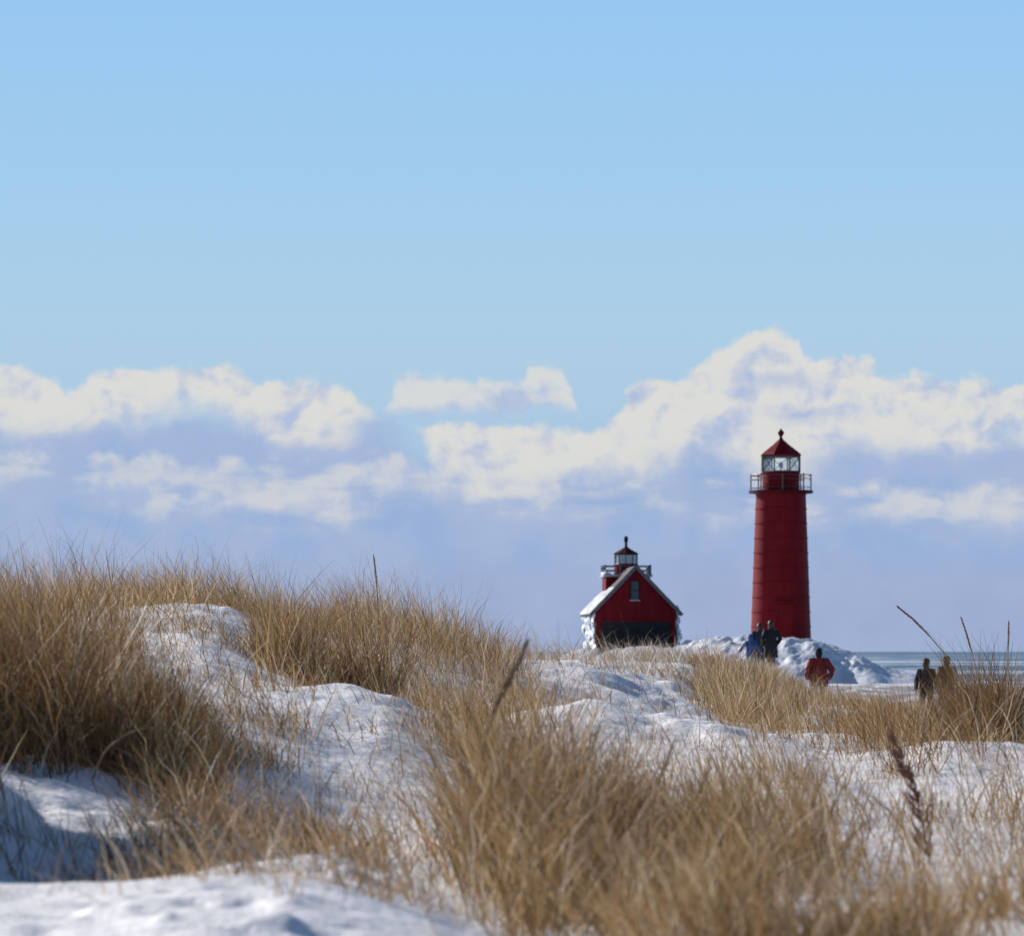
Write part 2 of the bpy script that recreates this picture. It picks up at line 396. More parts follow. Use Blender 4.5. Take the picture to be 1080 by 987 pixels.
# ------------------------------------------------------------------ world sky
def build_world():
    w = bpy.data.worlds.new('World'); sc.world = w; w.use_nodes = True
    N = NT(w.node_tree); bg = w.node_tree.nodes['Background']
    bg.inputs['Strength'].default_value = 0.075
    K = .9075/.075     # the background runs at strength 0.075
    sky = N.node('ShaderNodeTexSky', sky_type='NISHITA', sun_disc=False, sun_elevation=SUN_EL, sun_rotation=-SUN_AZ,
                 altitude=180, air_density=1.0, dust_density=.05, ozone_density=5.0)
    d = N.node('ShaderNodeTexCoord').outputs['Generated']
    nrm = N.node('ShaderNodeVectorMath', operation='NORMALIZE'); N.l.new(d, nrm.inputs[0])
    x, y, z = N.sep(nrm.outputs[0])
    az = N.m('ARCTAN2', x, y); el = N.m('ARCSINE', z)
    U = N.m('MULTIPLY_ADD', az, F, PX0)            # degrees round the horizon, in the same fine units as the lens
    Y = N.m('MULTIPLY_ADD', el, -F, PY0)           # elevation, counted down to the horizon at PY0
    P = N.comb(U, Y, 0.0)
    # clear air: blue overhead, pale above the cloud bank, lavender at the horizon
    clear = N.ramp(N.lin(Y, -700, 700), [
        (0.0, s2l(122, 178, 238)), (.50, s2l(151, 199, 241)), (.643, s2l(163, 204, 237)), (.743, s2l(172, 206, 230)),
        (.80, s2l(173, 203, 227)), (.90, s2l(163, 188, 222)), (1.0, s2l(163, 184, 219))])
    w1 = N.noise(P, 1/90., 4, .5, col=True, dim='2D'); w1v = N.sep(w1)
    w2 = N.noise(P, 1/24., 4, .55, col=True, dim='2D'); w2v = N.sep(w2)
    def warp(base, a, b, i): return N.m('ADD', base, N.m('ADD', N.m('MULTIPLY_ADD', w1v[i], a, -a/2), N.m('MULTIPLY_ADD', w2v[i], b, -b/2)))
    def puff(p):
        """rounded heaps: 1 in the middle of a billow, 0 in the creases"""
        v = N.node('ShaderNodeTexVoronoi', voronoi_dimensions='2D', feature='SMOOTH_F1')
        N.l.new(p, v.inputs['Vector']); v.inputs['Scale'].default_value = 1/44.
        v.inputs['Detail'].default_value = 2.0; v.inputs['Roughness'].default_value = .5; v.inputs['Lacunarity'].default_value = 2.3
        v.inputs['Smoothness'].default_value = .35; v.inputs['Randomness'].default_value = 1.0
        return N.m('SUBTRACT', 1.0, v.outputs['Distance'])
    Uw = warp(U, 36, 14, 0); Yb = warp(Y, 60, 16, 2)
    Pw = N.comb(warp(U, 30, 16, 1), N.m('MULTIPLY', warp(Y, 24, 14, 2), 1.25), 0.0)
    Pws = N.comb(N.m('ADD', warp(U, 30, 16, 1), -9.0), N.m('ADD', N.m('MULTIPLY', warp(Y, 24, 14, 2), 1.25), -13.0), 0.0)
    b0, b1 = puff(Pw), puff(Pws)
    Yw = N.m('ADD', warp(Y, 22, 9, 1), N.m('MULTIPLY_ADD', b0, 15.0, -8.0))
    X0, X1, V0, V1 = -900, 1980, 300, 600
    C = lambda pts, u=Uw: N.curve(u, pts, X0, X1, V0, V1)
    # relief seen by a low sun on the left: billow height here against a step towards the sun
    Ps = N.comb(N.m('ADD', U, -16.0), N.m('ADD', Y, -18.0), 0.0)
    n0 = N.noise(P, 1/80., 5, .5, .2, dim='2D'); n1 = N.noise(Ps, 1/80., 5, .5, .2, dim='2D')
    relief = N.m('ADD', N.m('SUBTRACT', n0, n1), N.m('MULTIPLY', N.m('SUBTRACT', b0, b1), .42))
    col = clear
    veilcol = N.mix(N.smooth(n0, .3, .7), s2l(151, 175, 215), s2l(166, 183, 216))
    def layer(col, top, bot, tsoft, bsoft, opacity, shade_pow=1.0, warm=s2l(222, 220, 216), shadecol=s2l(176, 190, 220), extra=None, base=.90, rel_amp=1.65):
        T, B = C(top), C(bot)
        dt = N.m('SUBTRACT', Yw, N.m('SUBTRACT', T, 5.0)); db = N.m('SUBTRACT', N.m('ADD', B, 15.0), Yb)
        a = N.m('MULTIPLY', N.smooth(dt, 0, tsoft), N.smooth(db, 0, bsoft))
        if extra is not None: a = N.m('MULTIPLY', a, extra)
        rel = N.m('DIVIDE', dt, N.m('MAXIMUM', N.m('SUBTRACT', B, T), 12.0))
        lit = N.m('ADD', N.m('MULTIPLY', relief, rel_amp), N.m('SUBTRACT', base, N.m('MULTIPLY', N.smooth(rel, .55, 1.15), .40*shade_pow)))
        lit = N.m('ADD', lit, N.m('MULTIPLY', N.m('SUBTRACT', n0, .5), .95))
        cc = N.mix(N.smooth(lit, .0, 1.05), shadecol, warm)
        return N.mix(N.m('MULTIPLY', a, opacity), col, cc)
    # distant lavender bank behind the heaps
    vt = C([(-900, 425), (0, 420), (150, 418), (300, 425), (400, 440), (480, 470), (620, 468), (700, 440), (850, 430), (1000, 440), (1080, 436), (1980, 440)])
    va = N.smooth(N.m('SUBTRACT', Yw, vt), 0, 42)
    col = N.mix(N.m('MULTIPLY', va, .88), col, veilcol)
    # small heaps in front of the clear gap
    gate = N.m('MULTIPLY', N.smooth(Uw, 392, 418), N.smooth(Uw, 628, 604))
    col = layer(col, [(-900, 560), (395, 440), (410, 402), (440, 392), (480, 391), (515, 398), (530, 404), (555, 396), (580, 384), (605, 400), (625, 436), (1980, 560)],
                [(-900, 430), (395, 433), (460, 432), (520, 430), (560, 432), (610, 434), (1980, 430)], 14, 20, .80, extra=gate, base=.92)
    # the main cumulus bank
    col = layer(col,
        [(-900, 400), (-200, 392), (0, 386), (36, 388), (62, 404), (76, 414), (92, 400), (124, 388), (156, 384), (232, 386), (290, 396), (350, 402), (384, 424),
         (404, 440), (440, 446), (500, 446), (600, 442), (650, 438), (668, 408), (692, 394), (732, 384), (746, 368), (782, 352), (822, 346), (848, 360), (862, 376),
         (892, 368), (922, 380), (942, 394), (990, 398), (1080, 402), (1300, 410), (1980, 400)],
        [(-900, 470), (-100, 468), (40, 466), (140, 464), (168, 446), (258, 450), (300, 482), (366, 478), (384, 450), (430, 452), (452, 490), (490, 522), (556, 514),
         (640, 500), (760, 496), (830, 512), (900, 486), (1000, 486), (1080, 476), (1300, 480), (1980, 470)], 12, 44, .94)
    # shaded undersides and folds inside the bank
    def fold(col, top, bot, u0, u1, op, soft=14):
        T, B = C(top), C(bot)
        a = N.m('MULTIPLY', N.smooth(N.m('SUBTRACT', Yw, T), -soft*.3, soft), N.smooth(N.m('SUBTRACT', B, Yb), -soft*.5, soft*1.4))
        a = N.m('MULTIPLY', a, N.m('MULTIPLY', N.smooth(Uw, u0-30, u0+40), N.smooth(Uw, u1+30, u1-40)))
        a = N.m('MULTIPLY', a, N.smooth(n0, .28, .52, .45, 1.0))
        return N.mix(N.m('MULTIPLY', a, op), col, s2l(163, 182, 219))
    col = fold(col, [(-900, 470), (0, 462), (150, 446), (250, 448), (320, 466), (380, 462), (440, 470), (1980, 470)], [(-900, 500), (0, 486), (150, 484), (300, 492), (440, 500), (1980, 500)], 0, 400, .75)
    col = fold(col, [(-900, 440), (360, 440), (400, 432), (450, 448), (1980, 440)], [(-900, 480), (360, 476), (450, 478), (1980, 480)], 368, 436, .75)
    col = fold(col, [(-900, 424), (800, 424), (860, 426), (900, 430), (960, 428), (1980, 430)], [(-900, 446), (800, 440), (900, 446), (960, 446), (1980, 446)], 815, 970, .85, 9)
    col = fold(col, [(-900, 390), (780, 386), (830, 382), (880, 398), (1980, 398)], [(-900, 412), (780, 408), (880, 416), (1980, 416)], 775, 880, .6, 10)
    col = fold(col, [(-900, 478), (840, 472), (960, 472), (1080, 470), (1980, 470)], [(-900, 520), (840, 504), (960, 508), (1080, 504), (1980, 510)], 850, 1200, .75)
    # lower streaks
    lump = N.smooth(N.noise(N.comb(N.m('MULTIPLY', U, .30), Y), 1/30., 5, .5, dim='2D'), .33, .56)
    col = layer(col, [(-900, 480), (0, 474), (170, 478), (260, 486), (330, 490), (400, 474), (450, 490), (560, 508), (700, 508), (850, 500), (930, 506), (1020, 512), (1080, 510), (1980, 490)],
                [(-900, 520), (0, 512), (60, 516), (110, 540), (230, 548), (340, 556), (400, 546), (440, 530), (560, 536), (700, 540), (850, 556), (930, 552), (1020, 556), (1080, 556), (1980, 520)],
                16, 34, .62, extra=lump, base=.80)
    nearhor = N.m('MULTIPLY', N.smooth(Y, 800, 690), 1.0)
    col = N.mix(N.smooth(Y, 560, 640), col, N.mix(N.smooth(w1v[0], .3, .7), s2l(156, 173, 208), s2l(162, 178, 212)))
    scl = N.node('ShaderNodeVectorMath', operation='SCALE'); N.l.new(col, scl.inputs[0]); scl.inputs['Scale'].default_value = K
    low = N.smooth(el, math.radians(16), math.radians(9.5))
    out = N.mix(low, sky.outputs[0], scl.outputs[0])
    N.l.new(out, bg.inputs['Color'])
    w.cycles.sampling_method = 'MANUAL'; w.cycles.sample_map_resolution = 512
build_world()

# ------------------------------------------------------------------ sun, camera
sun = bpy.data.lights.new('sun', 'SUN'); sun.energy = 5.0; sun.angle = math.radians(.55); sun.color = (1.0, .93, .86)
so = bpy.data.objects.new('sun', sun); COL.objects.link(so)
so.rotation_euler = SUN_DIR.to_track_quat('Z', 'Y').to_euler(); so.location = (-40, 20, 60)
cam = bpy.data.cameras.new('camera'); co = bpy.data.objects.new('camera', cam); COL.objects.link(co)
co.location = (0, 0, CZ); co.rotation_euler = (PI/2, 0, 0)
cam.sensor_width = 36; cam.lens = 36*F/1080; cam.shift_y = (PY0-493.5)/1080
cam.clip_start = .2; cam.clip_end = 60000
cam.dof.use_dof = True; cam.dof.focus_distance = 40; cam.dof.aperture_fstop = 7.8; cam.dof.aperture_blades = 0
sc.camera = co
sc.view_settings.view_transform = 'Standard'; sc.view_settings.look = 'None'; sc.view_settings.exposure = .14; sc.view_settings.gamma = 1
sc.view_settings.use_curve_mapping = False
sc.cycles.use_denoising = True
try: sc.cycles.denoiser = 'OPENIMAGEDENOISE'
except Exception: pass
sc.cycles.max_bounces = 6; sc.cycles.transparent_max_bounces = 12; sc.cycles.diffuse_bounces = 3
sc.cycles.sample_clamp_indirect = 6

# ------------------------------------------------------------------ ground sheet
def build_ground():
    fine = np.arange(-160, 1241, 3.5)
    out = np.concatenate([-160-np.geomspace(4, 16000, 60)[::-1], fine, 1240+np.geomspace(4, 16000, 60)])
    ds = np.concatenate([np.geomspace(1.2, 8, 60, endpoint=False), np.geomspace(8, 60, 620, endpoint=False), np.geomspace(60, 430, 260)])
    PXg, Dg = np.meshgrid(out, ds)
    V = np.stack([wx(PXg, Dg), Dg, ground(PXg, Dg)], -1).reshape(-1, 3)
    nc, nr = len(out), len(ds)
    i = np.arange((nr-1)*nc).reshape(nr-1, nc)[:, :-1].ravel()
    Q = np.stack([i, i+1, i+1+nc, i+nc], 1)
    o = np_mesh('snow_ground', V, Q, SNOW)
    tag(o, 'wind packed snow lying over the rolling dunes and beach', 'ground', kind='structure')
build_ground()
# lake
bm = bmesh.new()
for y0, y1, xw in ((225, 1500, 1500), (1500, 8000, 8000), (8000, 45000, 40000)):
    vs = [bm.verts.new(p) for p in ((-xw, y0, 0), (xw, y0, 0), (xw*1.0, y1, 0), (-xw*1.0, y1, 0))]
    bm.faces.new(vs)
lake = obj('lake_water', bm, WATER)
tag(lake, 'cold blue lake with pale bands of drift ice', 'lake', kind='structure')

# ------------------------------------------------------------------ ice heaped along the pier
T_D, H_D = 314.0, 400.0
def build_mound():
    xs = np.linspace(3, 44, 330); ys = np.concatenate([np.linspace(276, 330, 330), np.linspace(330.5, 430, 120)])
    X, Yg = np.meshgrid(xs, ys)
    # crest line of the big front heap, by side position at 295 m
    cpx = np.array([600, 690, 706, 722, 740, 765, 800, 838, 862, 882, 902, 930, 962, 1000, 1100])
    cpy = np.array([712, 704, 694, 684, 677, 674, 674, 674.6, 677, 682, 690, 703, 711, 716, 720])
    cz = np.interp(X, wx(cpx, 295.), wz(cpy, 295.))
    front = np.clip((Yg-283-1.5*fbm(X*.3, X*0+3, 2, 5))/12.0, 0, 1); front = 1-(1-front)**1.6
    back = np.clip((322-Yg)/14.0, 0, 1)
    base = -.6
    hz = base+(cz-base)*front*np.maximum(back, 0)
    # low ridge of ice over the pier, out to the house
    ax = wx(823, T_D)+(wx(667, H_D)-wx(823, T_D))*(Yg-T_D)/(H_D-T_D)
    rid = -.6+(3.05+.2*fbm(X*.4, Yg*.15, 3, 40))*np.exp(-(np.abs(X-ax)/(6.0))**4)*np.clip((Yg-296)/8, 0, 1)*np.clip((428-Yg)/6, 0, 1)
    hz = np.maximum(hz, rid)
    w = np.clip((hz-.1)/1.0, .0, 1)
    lump = np.abs(fbm(X*.42, Yg*.36, 2, 31))
    hz = hz+w*(.22*(lump-.38)*np.clip((302-Yg)/8, .35, 1)+.15*fbm(X*1.3, Yg*1.1, 4, 33)+.05*fbm(X*5, Yg*5, 2, 37))
    V = np.stack([X, Yg, hz], -1).reshape(-1, 3); nc, nr = len(xs), len(ys)
    i = np.arange((nr-1)*nc).reshape(nr-1, nc)[:, :-1].ravel()
    o = np_mesh('snow_mound', V, np.stack([i, i+1, i+1+nc, i+nc], 1), ICE)
    tag(o, 'lumpy mound of shelf ice and snow heaped at the foot of the red tower', 'ice mound', kind='structure')
build_mound()

# ------------------------------------------------------------------ round lighthouse tower
def build_tower():
    bx = wx(823.6, T_D); zb = wz(674.8, T_D)-1.1
    S = F/T_D
    r = empty('lighthouse_tower', (bx, T_D, zb), math.radians(8))
    tag(r, 'tall round red iron lighthouse tower with a railed gallery, standing behind the ice mound', 'lighthouse')
    h = lambda py: wz(py, T_D)-zb
    # body of lapped plate courses
    bm = bmesh.new()
    z_top = h(520.5); n = 9; z0 = 1.1
    prof = [(2.42, 0.0), (2.42, .9), (2.34, 1.0), (2.34, 1.05)]
    rad = lambda z: 2.24-(2.24-1.845)*((z-1.05)/(z_top-1.05))
    for k in range(n+1):
        a = 1.05+(z_top-1.05)*k/(n+1); b = 1.05+(z_top-1.05)*(k+1)/(n+1)
        prof += [(rad(a)+.030, a+.004), (rad(b)+.030, b-.10), (rad(b)+.075, b-.095), (rad(b)+.075, b-.004)]
    add_lathe(bm, prof, 64)
    body = obj('tower_wall', bm, RED, r, smooth=True)
    # door with frame on the side towards the beach
    bm = bmesh.new()
    ry = -rad(2.2)-.02
    add_box(bm, (-.05, ry+.09, 2.3), (1.15, .22, 3.0), bevel=.03)
    dr = obj('door', bm, RED, r)
    bm = bmesh.new()
    for sx in (-1, 1): add_box(bm, (-.05+sx*.66, ry+.08, 2.3), (.14, .26, 3.1), bevel=.02)
    add_box(bm, (-.05, ry+.06, 3.93), (1.66, .30, .16), bevel=.02)
    obj('door_frame', bm, RED, dr)
    bm = bmesh.new(); add_tube(bm, [(.32, ry-.05, 2.1), (.32, ry-.05, 2.3)], .025); obj('handle', bm, M_BLACK, dr)
    # gallery
    zd = h(520.0)
    bm = bmesh.new(); add_lathe(bm, [(1.95, zd-.05), (2.36, zd-.02), (2.43, zd+.02), (2.43, zd+.16), (2.38, zd+.19), (1.3, zd+.19)], 48)
    gal = obj('gallery_deck', bm, M_DARKRED, r, smooth=True)
    bm = bmesh.new(); zr = h(501.3)
    bm.free()
    for z, t in ((zr, .045), (h(505.4), .035), (zd+.42, .03)):
        bm = bmesh.new()
        bmesh.ops.create_circle(bm, segments=4, radius=t)
        bm.free(); bm = bmesh.new(); nr = 40; sg = 6
        G = [[bm.verts.new(((2.26+t*math.cos(2*PI*j/sg))*math.cos(2*PI*i/nr), (2.26+t*math.cos(2*PI*j/sg))*math.sin(2*PI*i/nr), z+t*math.sin(2*PI*j/sg))) for j in range(sg)] for i in range(nr)]
        for i in range(nr):
            for j in range(sg): bm.faces.new((G[i][j], G[(i+1) % nr][j], G[(i+1) % nr][(j+1) % sg], G[i][(j+1) % sg]))
        obj('rail', bm, M_IRONRAIL, r, smooth=True)
    for k in range(8):
        a = 2*PI*k/8-math.radians(8)
        bm = bmesh.new(); p = (2.26*math.cos(a), 2.26*math.sin(a))
        add_tube(bm, [(p[0], p[1], zd+.17), (p[0], p[1], zr+.03)], .05, 8)
        add_lathe(bm, [(0, zr-.01), (.065, zr+.03), (.065, zr+.07), (0, zr+.11)], 8, (p[0], p[1], 0), cap=False)
        obj('railing_post', bm, M_IRONRAIL, r)
    # watch-room drum
    bm = bmesh.new(); zl = h(497.8)
    add_lathe(bm, [(1.40, zd+.19), (1.40, zl-.12), (1.47, zl-.10), (1.47, zl), (1.2, zl)], 48)
    obj('watch_room', bm, RED, r, smooth=True)
    bm = bmesh.new(); add_box(bm, (0.0, -1.40, zd+.62), (.5, .08, .82), bevel=.02); obj('hatch', bm, M_DARKRED, r)
    # lantern room, octagonal
    ze = h(481.2); ph = math.radians(22.5)-math.radians(8); Rl = 1.50
    V8 = [(Rl*math.cos(2*PI*k/8+ph), Rl*math.sin(2*PI*k/8+ph)) for k in range(8)]
    bm = bmesh.new()
    for k in range(8):
        add_tube(bm, [(*V8[k], zl), (*V8[k], ze)], .055, 6)
        a, b = V8[k], V8[(k+1) % 8]
        add_tube(bm, [(*a, zl+.03), (*b, zl+.03)], .05, 6); add_tube(bm, [(*a, ze-.03), (*b, ze-.03)], .05, 6)
        if k != 5:
            add_tube(bm, [(*a, zl+.05), (*b, ze-.05)], .022, 5); add_tube(bm, [(*b, zl+.05), (*a, ze-.05)], .022, 5)
    lan = obj('lantern_frame', bm, M_MULL, r)
    for k in range(8):
        a, b = Vector((*V8[k], 0)), Vector((*V8[(k+1) % 8], 0))
        a2, b2 = a*.965, b*.965
        bm = bmesh.new()
        outer = [bm.verts.new((p.x, p.y, z)) for p, z in ((a2, zl+.04), (b2, zl+.04), (b2, ze-.04), (a2, ze-.04))]
        bm.faces.new(outer)
        obj('pane', bm, GLASS, lan)
    bm = bmesh.new()
    add_lathe(bm, [(.22, zl), (.16, zl+.05), (.06, zl+.08), (.06, zl+.30), (.16, zl+.33), (.17, zl+.62), (.10, zl+.72), (0, zl+.76)], 16)
    obj('beacon_lamp', bm, M_LENS, r, smooth=True)
    # roof and ball finial
    bm = bmesh.new(); za = h(463.0)
    add_lathe(bm, [(1.40, ze-.02), (1.58, ze-.01), (1.60, ze+.10), (1.47, ze+.24), (1.05, ze+.56), (.62, ze+.88), (.28, za-.12), (.12, za+.02)], 8, phase=ph)
    roof = obj('lantern_roof', bm, RED, r)
    bm = bmesh.new(); zt = h(451.9)
    add_lathe(bm, [(.20, za-.06), (.13, za+.05), (.10, za+.18), (.14, za+.26), (.23, za+.38), (.245, za+.47), (.20, za+.58), (.10, za+.66), (.05, zt-.03), (0, zt)], 16)
    obj('finial', bm, M_DARKRED, roof, smooth=True)
build_tower()

# ------------------------------------------------------------------ gabled lighthouse at the pier end
def icy(bm_pts, name, parent, mat, seed, sub=3, amp=.22):
    """a knobbly crust of frozen spray along a few lumps: (x,y,z, rx,ry,rz)"""
    V, Fq = [], []
    bm = bmesh.new()
    for i, (x, y, z, rx, ry, rz) in enumerate(bm_pts):
        r = bmesh.ops.create_icosphere(bm, subdivisions=sub, radius=1.0)
        for v in r['verts']:
            p = v.co.copy()
            n = _f(fbm(np.array(p.x*2.2+i*3.1+seed), np.array(p.y*2.2+p.z*1.9), 3, seed))
            v.co = Vector((x+p.x*rx*(1+amp*n), y+p.y*ry*(1+amp*n), z+p.z*rz*(1+amp*n)))
    return obj(name, bm, mat, parent, smooth=True)

def build_house():
    D0 = 394.0; zb = CZ+.05
    r = empty('lighthouse_house', (wx(670.5, D0), D0, zb), math.radians(3.3))
    tag(r, 'dark red gabled lighthouse building with a small lantern on its roof, rimmed with ice', 'lighthouse')
    h = lambda py, d=D0: wz(py, d)-zb
    W, L = 7.5, 12.5                 # width and length of the building
    ze, za = h(642.5), h(598.5)        # eaves and ridge
    zs = h(655.5)                      # top of the dark base storey
    hw = W/2
    # upper walls with gable ends
    bm = bmesh.new()
    f = [(-hw, zs), (hw, zs), (hw, ze+.2), (0, za-.15), (-hw, ze+.2)]
    A = [bm.verts.new((x, 0, z)) for x, z in f]; B = [bm.verts.new((x, L, z)) for x, z in f]
    bm.faces.new(A); bm.faces.new(list(reversed(B)))
    for i in range(5): bm.faces.new((A[i], A[(i+1) % 5], B[(i+1) % 5], B[i]))
    wall = obj('wall', bm, RED, r)
    # clapboard-like plate seams and corner pilasters
    bm = bmesh.new()
    for sx in (-1, 1): add_box(bm, (sx*(hw-.22), -.05, (zs+ze)/2+.05), (.5, .16, ze-zs+.1), bevel=.02)
    add_box(bm, (0, -.04, zs+.12), (W-.92, .14, .22), bevel=.02)
    obj('corner_board', bm, RED, wall)
    bm = bmesh.new()
    add_box(bm, (0, L/2, zs/2-.25), (W-.12, L-.1, zs+.5))
    base = obj('base_wall', bm, M_BASEWALL, r)
    bm = bmesh.new()
    bm.free()
    for sx in (-1, 1):
        bm = bmesh.new(); add_box(bm, (sx*(hw-.19), .0, zs/2-.2), (.40, .22, zs+.4), bevel=.03); obj('corner_pier', bm, RED, base)
    for x in (-1.75, 0.0, 1.75):
        bm = bmesh.new(); add_box(bm, (x, .03, zs*.5), (.95, .08, 1.55), bevel=.02); wn = obj('shutter', bm, M_BLACK, base)
    # window in the gable
    zw0, zw1 = h(632.5), h(613.0)
    bm = bmesh.new(); wxc = -.08
    for sx in (-1, 1): add_box(bm, (wxc+sx*.42, -.05, (zw0+zw1)/2), (.12, .14, zw1-zw0), bevel=.01)
    add_box(bm, (wxc, -.05, zw1+.05), (.96, .16, .12), bevel=.01); add_box(bm, (wxc, -.035, (zw0+zw1)/2), (.72, .08, .07))
    win = obj('window', bm, M_DARKRED, r)
    bm = bmesh.new(); add_box(bm, (wxc, -.012, (zw0+zw1)/2), (.72, .03, zw1-zw0)); obj('pane', bm, M_PANE, win)
    bm = bmesh.new(); add_box(bm, (wxc, -.10, zw0-.05), (1.0, .26, .10), bevel=.02); obj('sill', bm, M_WHITE, win)
    # roof slabs with overhang
    rise = (za-ze); run = hw; sl = math.hypot(rise, run); ang = math.atan2(rise, run)
    over_e, over_f = .85, .55
    bm = bmesh.new()
    for sx in (-1, 1):
        Lr = sl+over_e; cx = sx*(Lr/2-.02)*math.cos(ang); cz = za-(Lr/2)*math.sin(ang)
        add_box(bm, (cx, L/2, cz+.10), (Lr, L+2*over_f, .16), Matrix.Rotation(sx*ang, 3, 'Y'))
    roof = obj('roof', bm, M_ROOF, r)
    bm = bmesh.new()
    for sx in (-1, 1):
        Lr = sl+over_e; cx = sx*(Lr/2+.03)*math.cos(ang); cz = za-(Lr/2)*math.sin(ang)
        add_box(bm, (cx, -over_f-.03, cz+.06), (Lr, .08, .34), Matrix.Rotation(sx*ang, 3, 'Y'), .01)
    obj('verge_board', bm, M_GREYTRIM, roof)
    # snow lying on the roof: a thick uneven blanket on each slope
    for sx in (-1, 1):
        Lr = sl+over_e
        nu, nv = 30, 44
        bm = bmesh.new(); top, bot = [], []
        for i in range(nu+1):
            u0 = 2.6 if sx < 0 else 1.8
            u = u0+i/nu*(Lr-u0)
            for j in range(nv+1):
                y = -over_f+.34+j/nv*(L+2*over_f-.6)
                th = (.13 if sx < 0 else .07)+.05*_f(fbm(np.array(u*.7+3*sx), np.array(y*.5), 3, 60))
                ed = min(1, i/1.5, (nu-i)/1.5, j/1.5+.35, (nv-j)/1.5+.35); th = max(.03, th*math.sqrt(max(ed, .05)))*(min(1, max(.10, (u-2.7)/1.2)) if sx < 0 else .5)
                q = lambda t: (sx*((u)*math.cos(ang)+t*math.sin(ang)), y, za+.19-u*math.sin(ang)+t*math.cos(ang))
                top.append(bm.verts.new(q(th))); bot.append(bm.verts.new(q(0.01)))
        ix = lambda i, j: i*(nv+1)+j
        for i in range(nu):
            for j in range(nv):
                bm.faces.new((top[ix(i, j)], top[ix(i+1, j)], top[ix(i+1, j+1)], top[ix(i, j+1)]))
        for i in range(nu):
            for j in (0, nv): bm.faces.new((top[ix(i, j)], top[ix(i+1, j)], bot[ix(i+1, j)], bot[ix(i, j)]))
        for j in range(nv):
            for i in (0, nu): bm.faces.new((top[ix(i, j)], top[ix(i, j+1)], bot[ix(i, j+1)], bot[ix(i, j)]))
        obj('roof_snow', bm, ROOFSNOW, roof, smooth=True)
    # frozen spray on the corners
    rs = random.Random(5)
    lum = []
    for k in range(15):
        z = .1+k/14*(ze-.2); lum.append((-hw-.16+rs.uniform(-.12, .06), rs.uniform(.5, 1.8), z, rs.uniform(.12, .22), rs.uniform(.5, .9), rs.uniform(.22, .45)))
    for k in range(26):
        lum.append((-hw-.14+rs.uniform(-.12, .08), rs.uniform(1.5, L), rs.uniform(.1, ze-.2), rs.uniform(.15, .3), rs.uniform(.5, 1.0), rs.uniform(.3, .6)))
    icy(lum, 'ice_crust', r, ICE, 71, 2)
    lum = []
    for k in range(15):
        z = .1+k/14*(ze-.3); lum.append((hw+.16+rs.uniform(-.12, .2), rs.uniform(.4, 1.8), z, rs.uniform(.2, .40), rs.uniform(.5, .9), rs.uniform(.3, .55)))
    for k in range(7): lum.append((hw+.3+rs.uniform(0, 1.2), rs.uniform(.0, 1.8), rs.uniform(0, .8), .5, .7, .42))
    icy(lum, 'ice_crust', r, ICE, 83, 2)
    icy([(-hw-.25+rs.uniform(-.35, .35), -.5+rs.uniform(-.3, .3), -1.1+k*.16, .42, .5, .34) for k in range(8)], 'ice_block', r, ICE, 90, 3)
    # square turret at the far end, gallery and lantern
    yt = L-2.3; tx = -.05; dT = D0+yt
    hz = lambda py: wz(py, dT)-zb
    zd = hz(608.5)
    bm = bmesh.new(); add_box(bm, (tx, yt, (zd+2.0)/2), (4.3, 4.3, zd-2.0+.0), bevel=.05)
    bm2 = None
    tur = obj('turret', bm, RED, r)
    bm = bmesh.new(); add_box(bm, (tx, yt, zd+.10), (4.75, 4.75, .22), bevel=.04); deck = obj('gallery_deck', bm, M_WHITE, r)
    zr = hz(597.2)
    q = 2.2
    cs = [(tx-q, yt-q), (tx+q, yt-q), (tx+q, yt+q), (tx-q, yt+q)]
    for i in range(4):
        for z in (zr, zr-.42):
            bm = bmesh.new(); add_tube(bm, [(*cs[i], z), (*cs[(i+1) % 4], z)], .05, 6); obj('rail', bm, M_GREYTRIM, r)
    for i in range(4):
        a, b = Vector(cs[i]), Vector(cs[(i+1) % 4])
        for t in (0, 1/3, 2/3):
            p = a.lerp(b, t); bm = bmesh.new(); add_tube(bm, [(p.x, p.y, zd+.2), (p.x, p.y, zr+.05)], .065, 8)
            add_lathe(bm, [(.09, zr+.03), (.09, zr+.09), (0, zr+.13)], 8, (p.x, p.y, 0)); obj('railing_post', bm, M_GREYTRIM, r)
    rs2 = random.Random(8)
    lum = []
    for k in range(22): lum.append((tx-q+rs2.uniform(-.05, .45), yt-q+2*q*k/21, zd+.22+rs2.uniform(0, .2), .15, .34, .15))
    for k in range(10): lum.append((tx+q-rs2.uniform(0, .4), yt+rs2.uniform(-q, q), zd+.25+rs2.uniform(0, .3), .18, .25, .16))
    icy(lum[:22], 'ice_crust', deck, ICE, 95, 2); 
    zg0, zg1 = hz(595.3), hz(584.5)
    bm = bmesh.new(); add_lathe(bm, [(1.16, zd+.2), (1.16, zg0-.08), (1.22, zg0-.06), (1.22, zg0), (1.0, zg0)], 32, (tx, yt, 0)); obj('watch_room', bm, RED, r, smooth=True)
    bm = bmesh.new(); ph = .2
    V10 = [(tx+1.14*math.cos(2*PI*k/10+ph), yt+1.14*math.sin(2*PI*k/10+ph)) for k in range(10)]
    for k in range(10):
        add_tube(bm, [(*V10[k], zg0), (*V10[k], zg1)], .04, 6)
        for z in (zg0+.04, zg1-.04): add_tube(bm, [(*V10[k], z), (*V10[(k+1) % 10], z)], .035, 6)
    lan = obj('lantern_frame', bm, M_MULL, r)
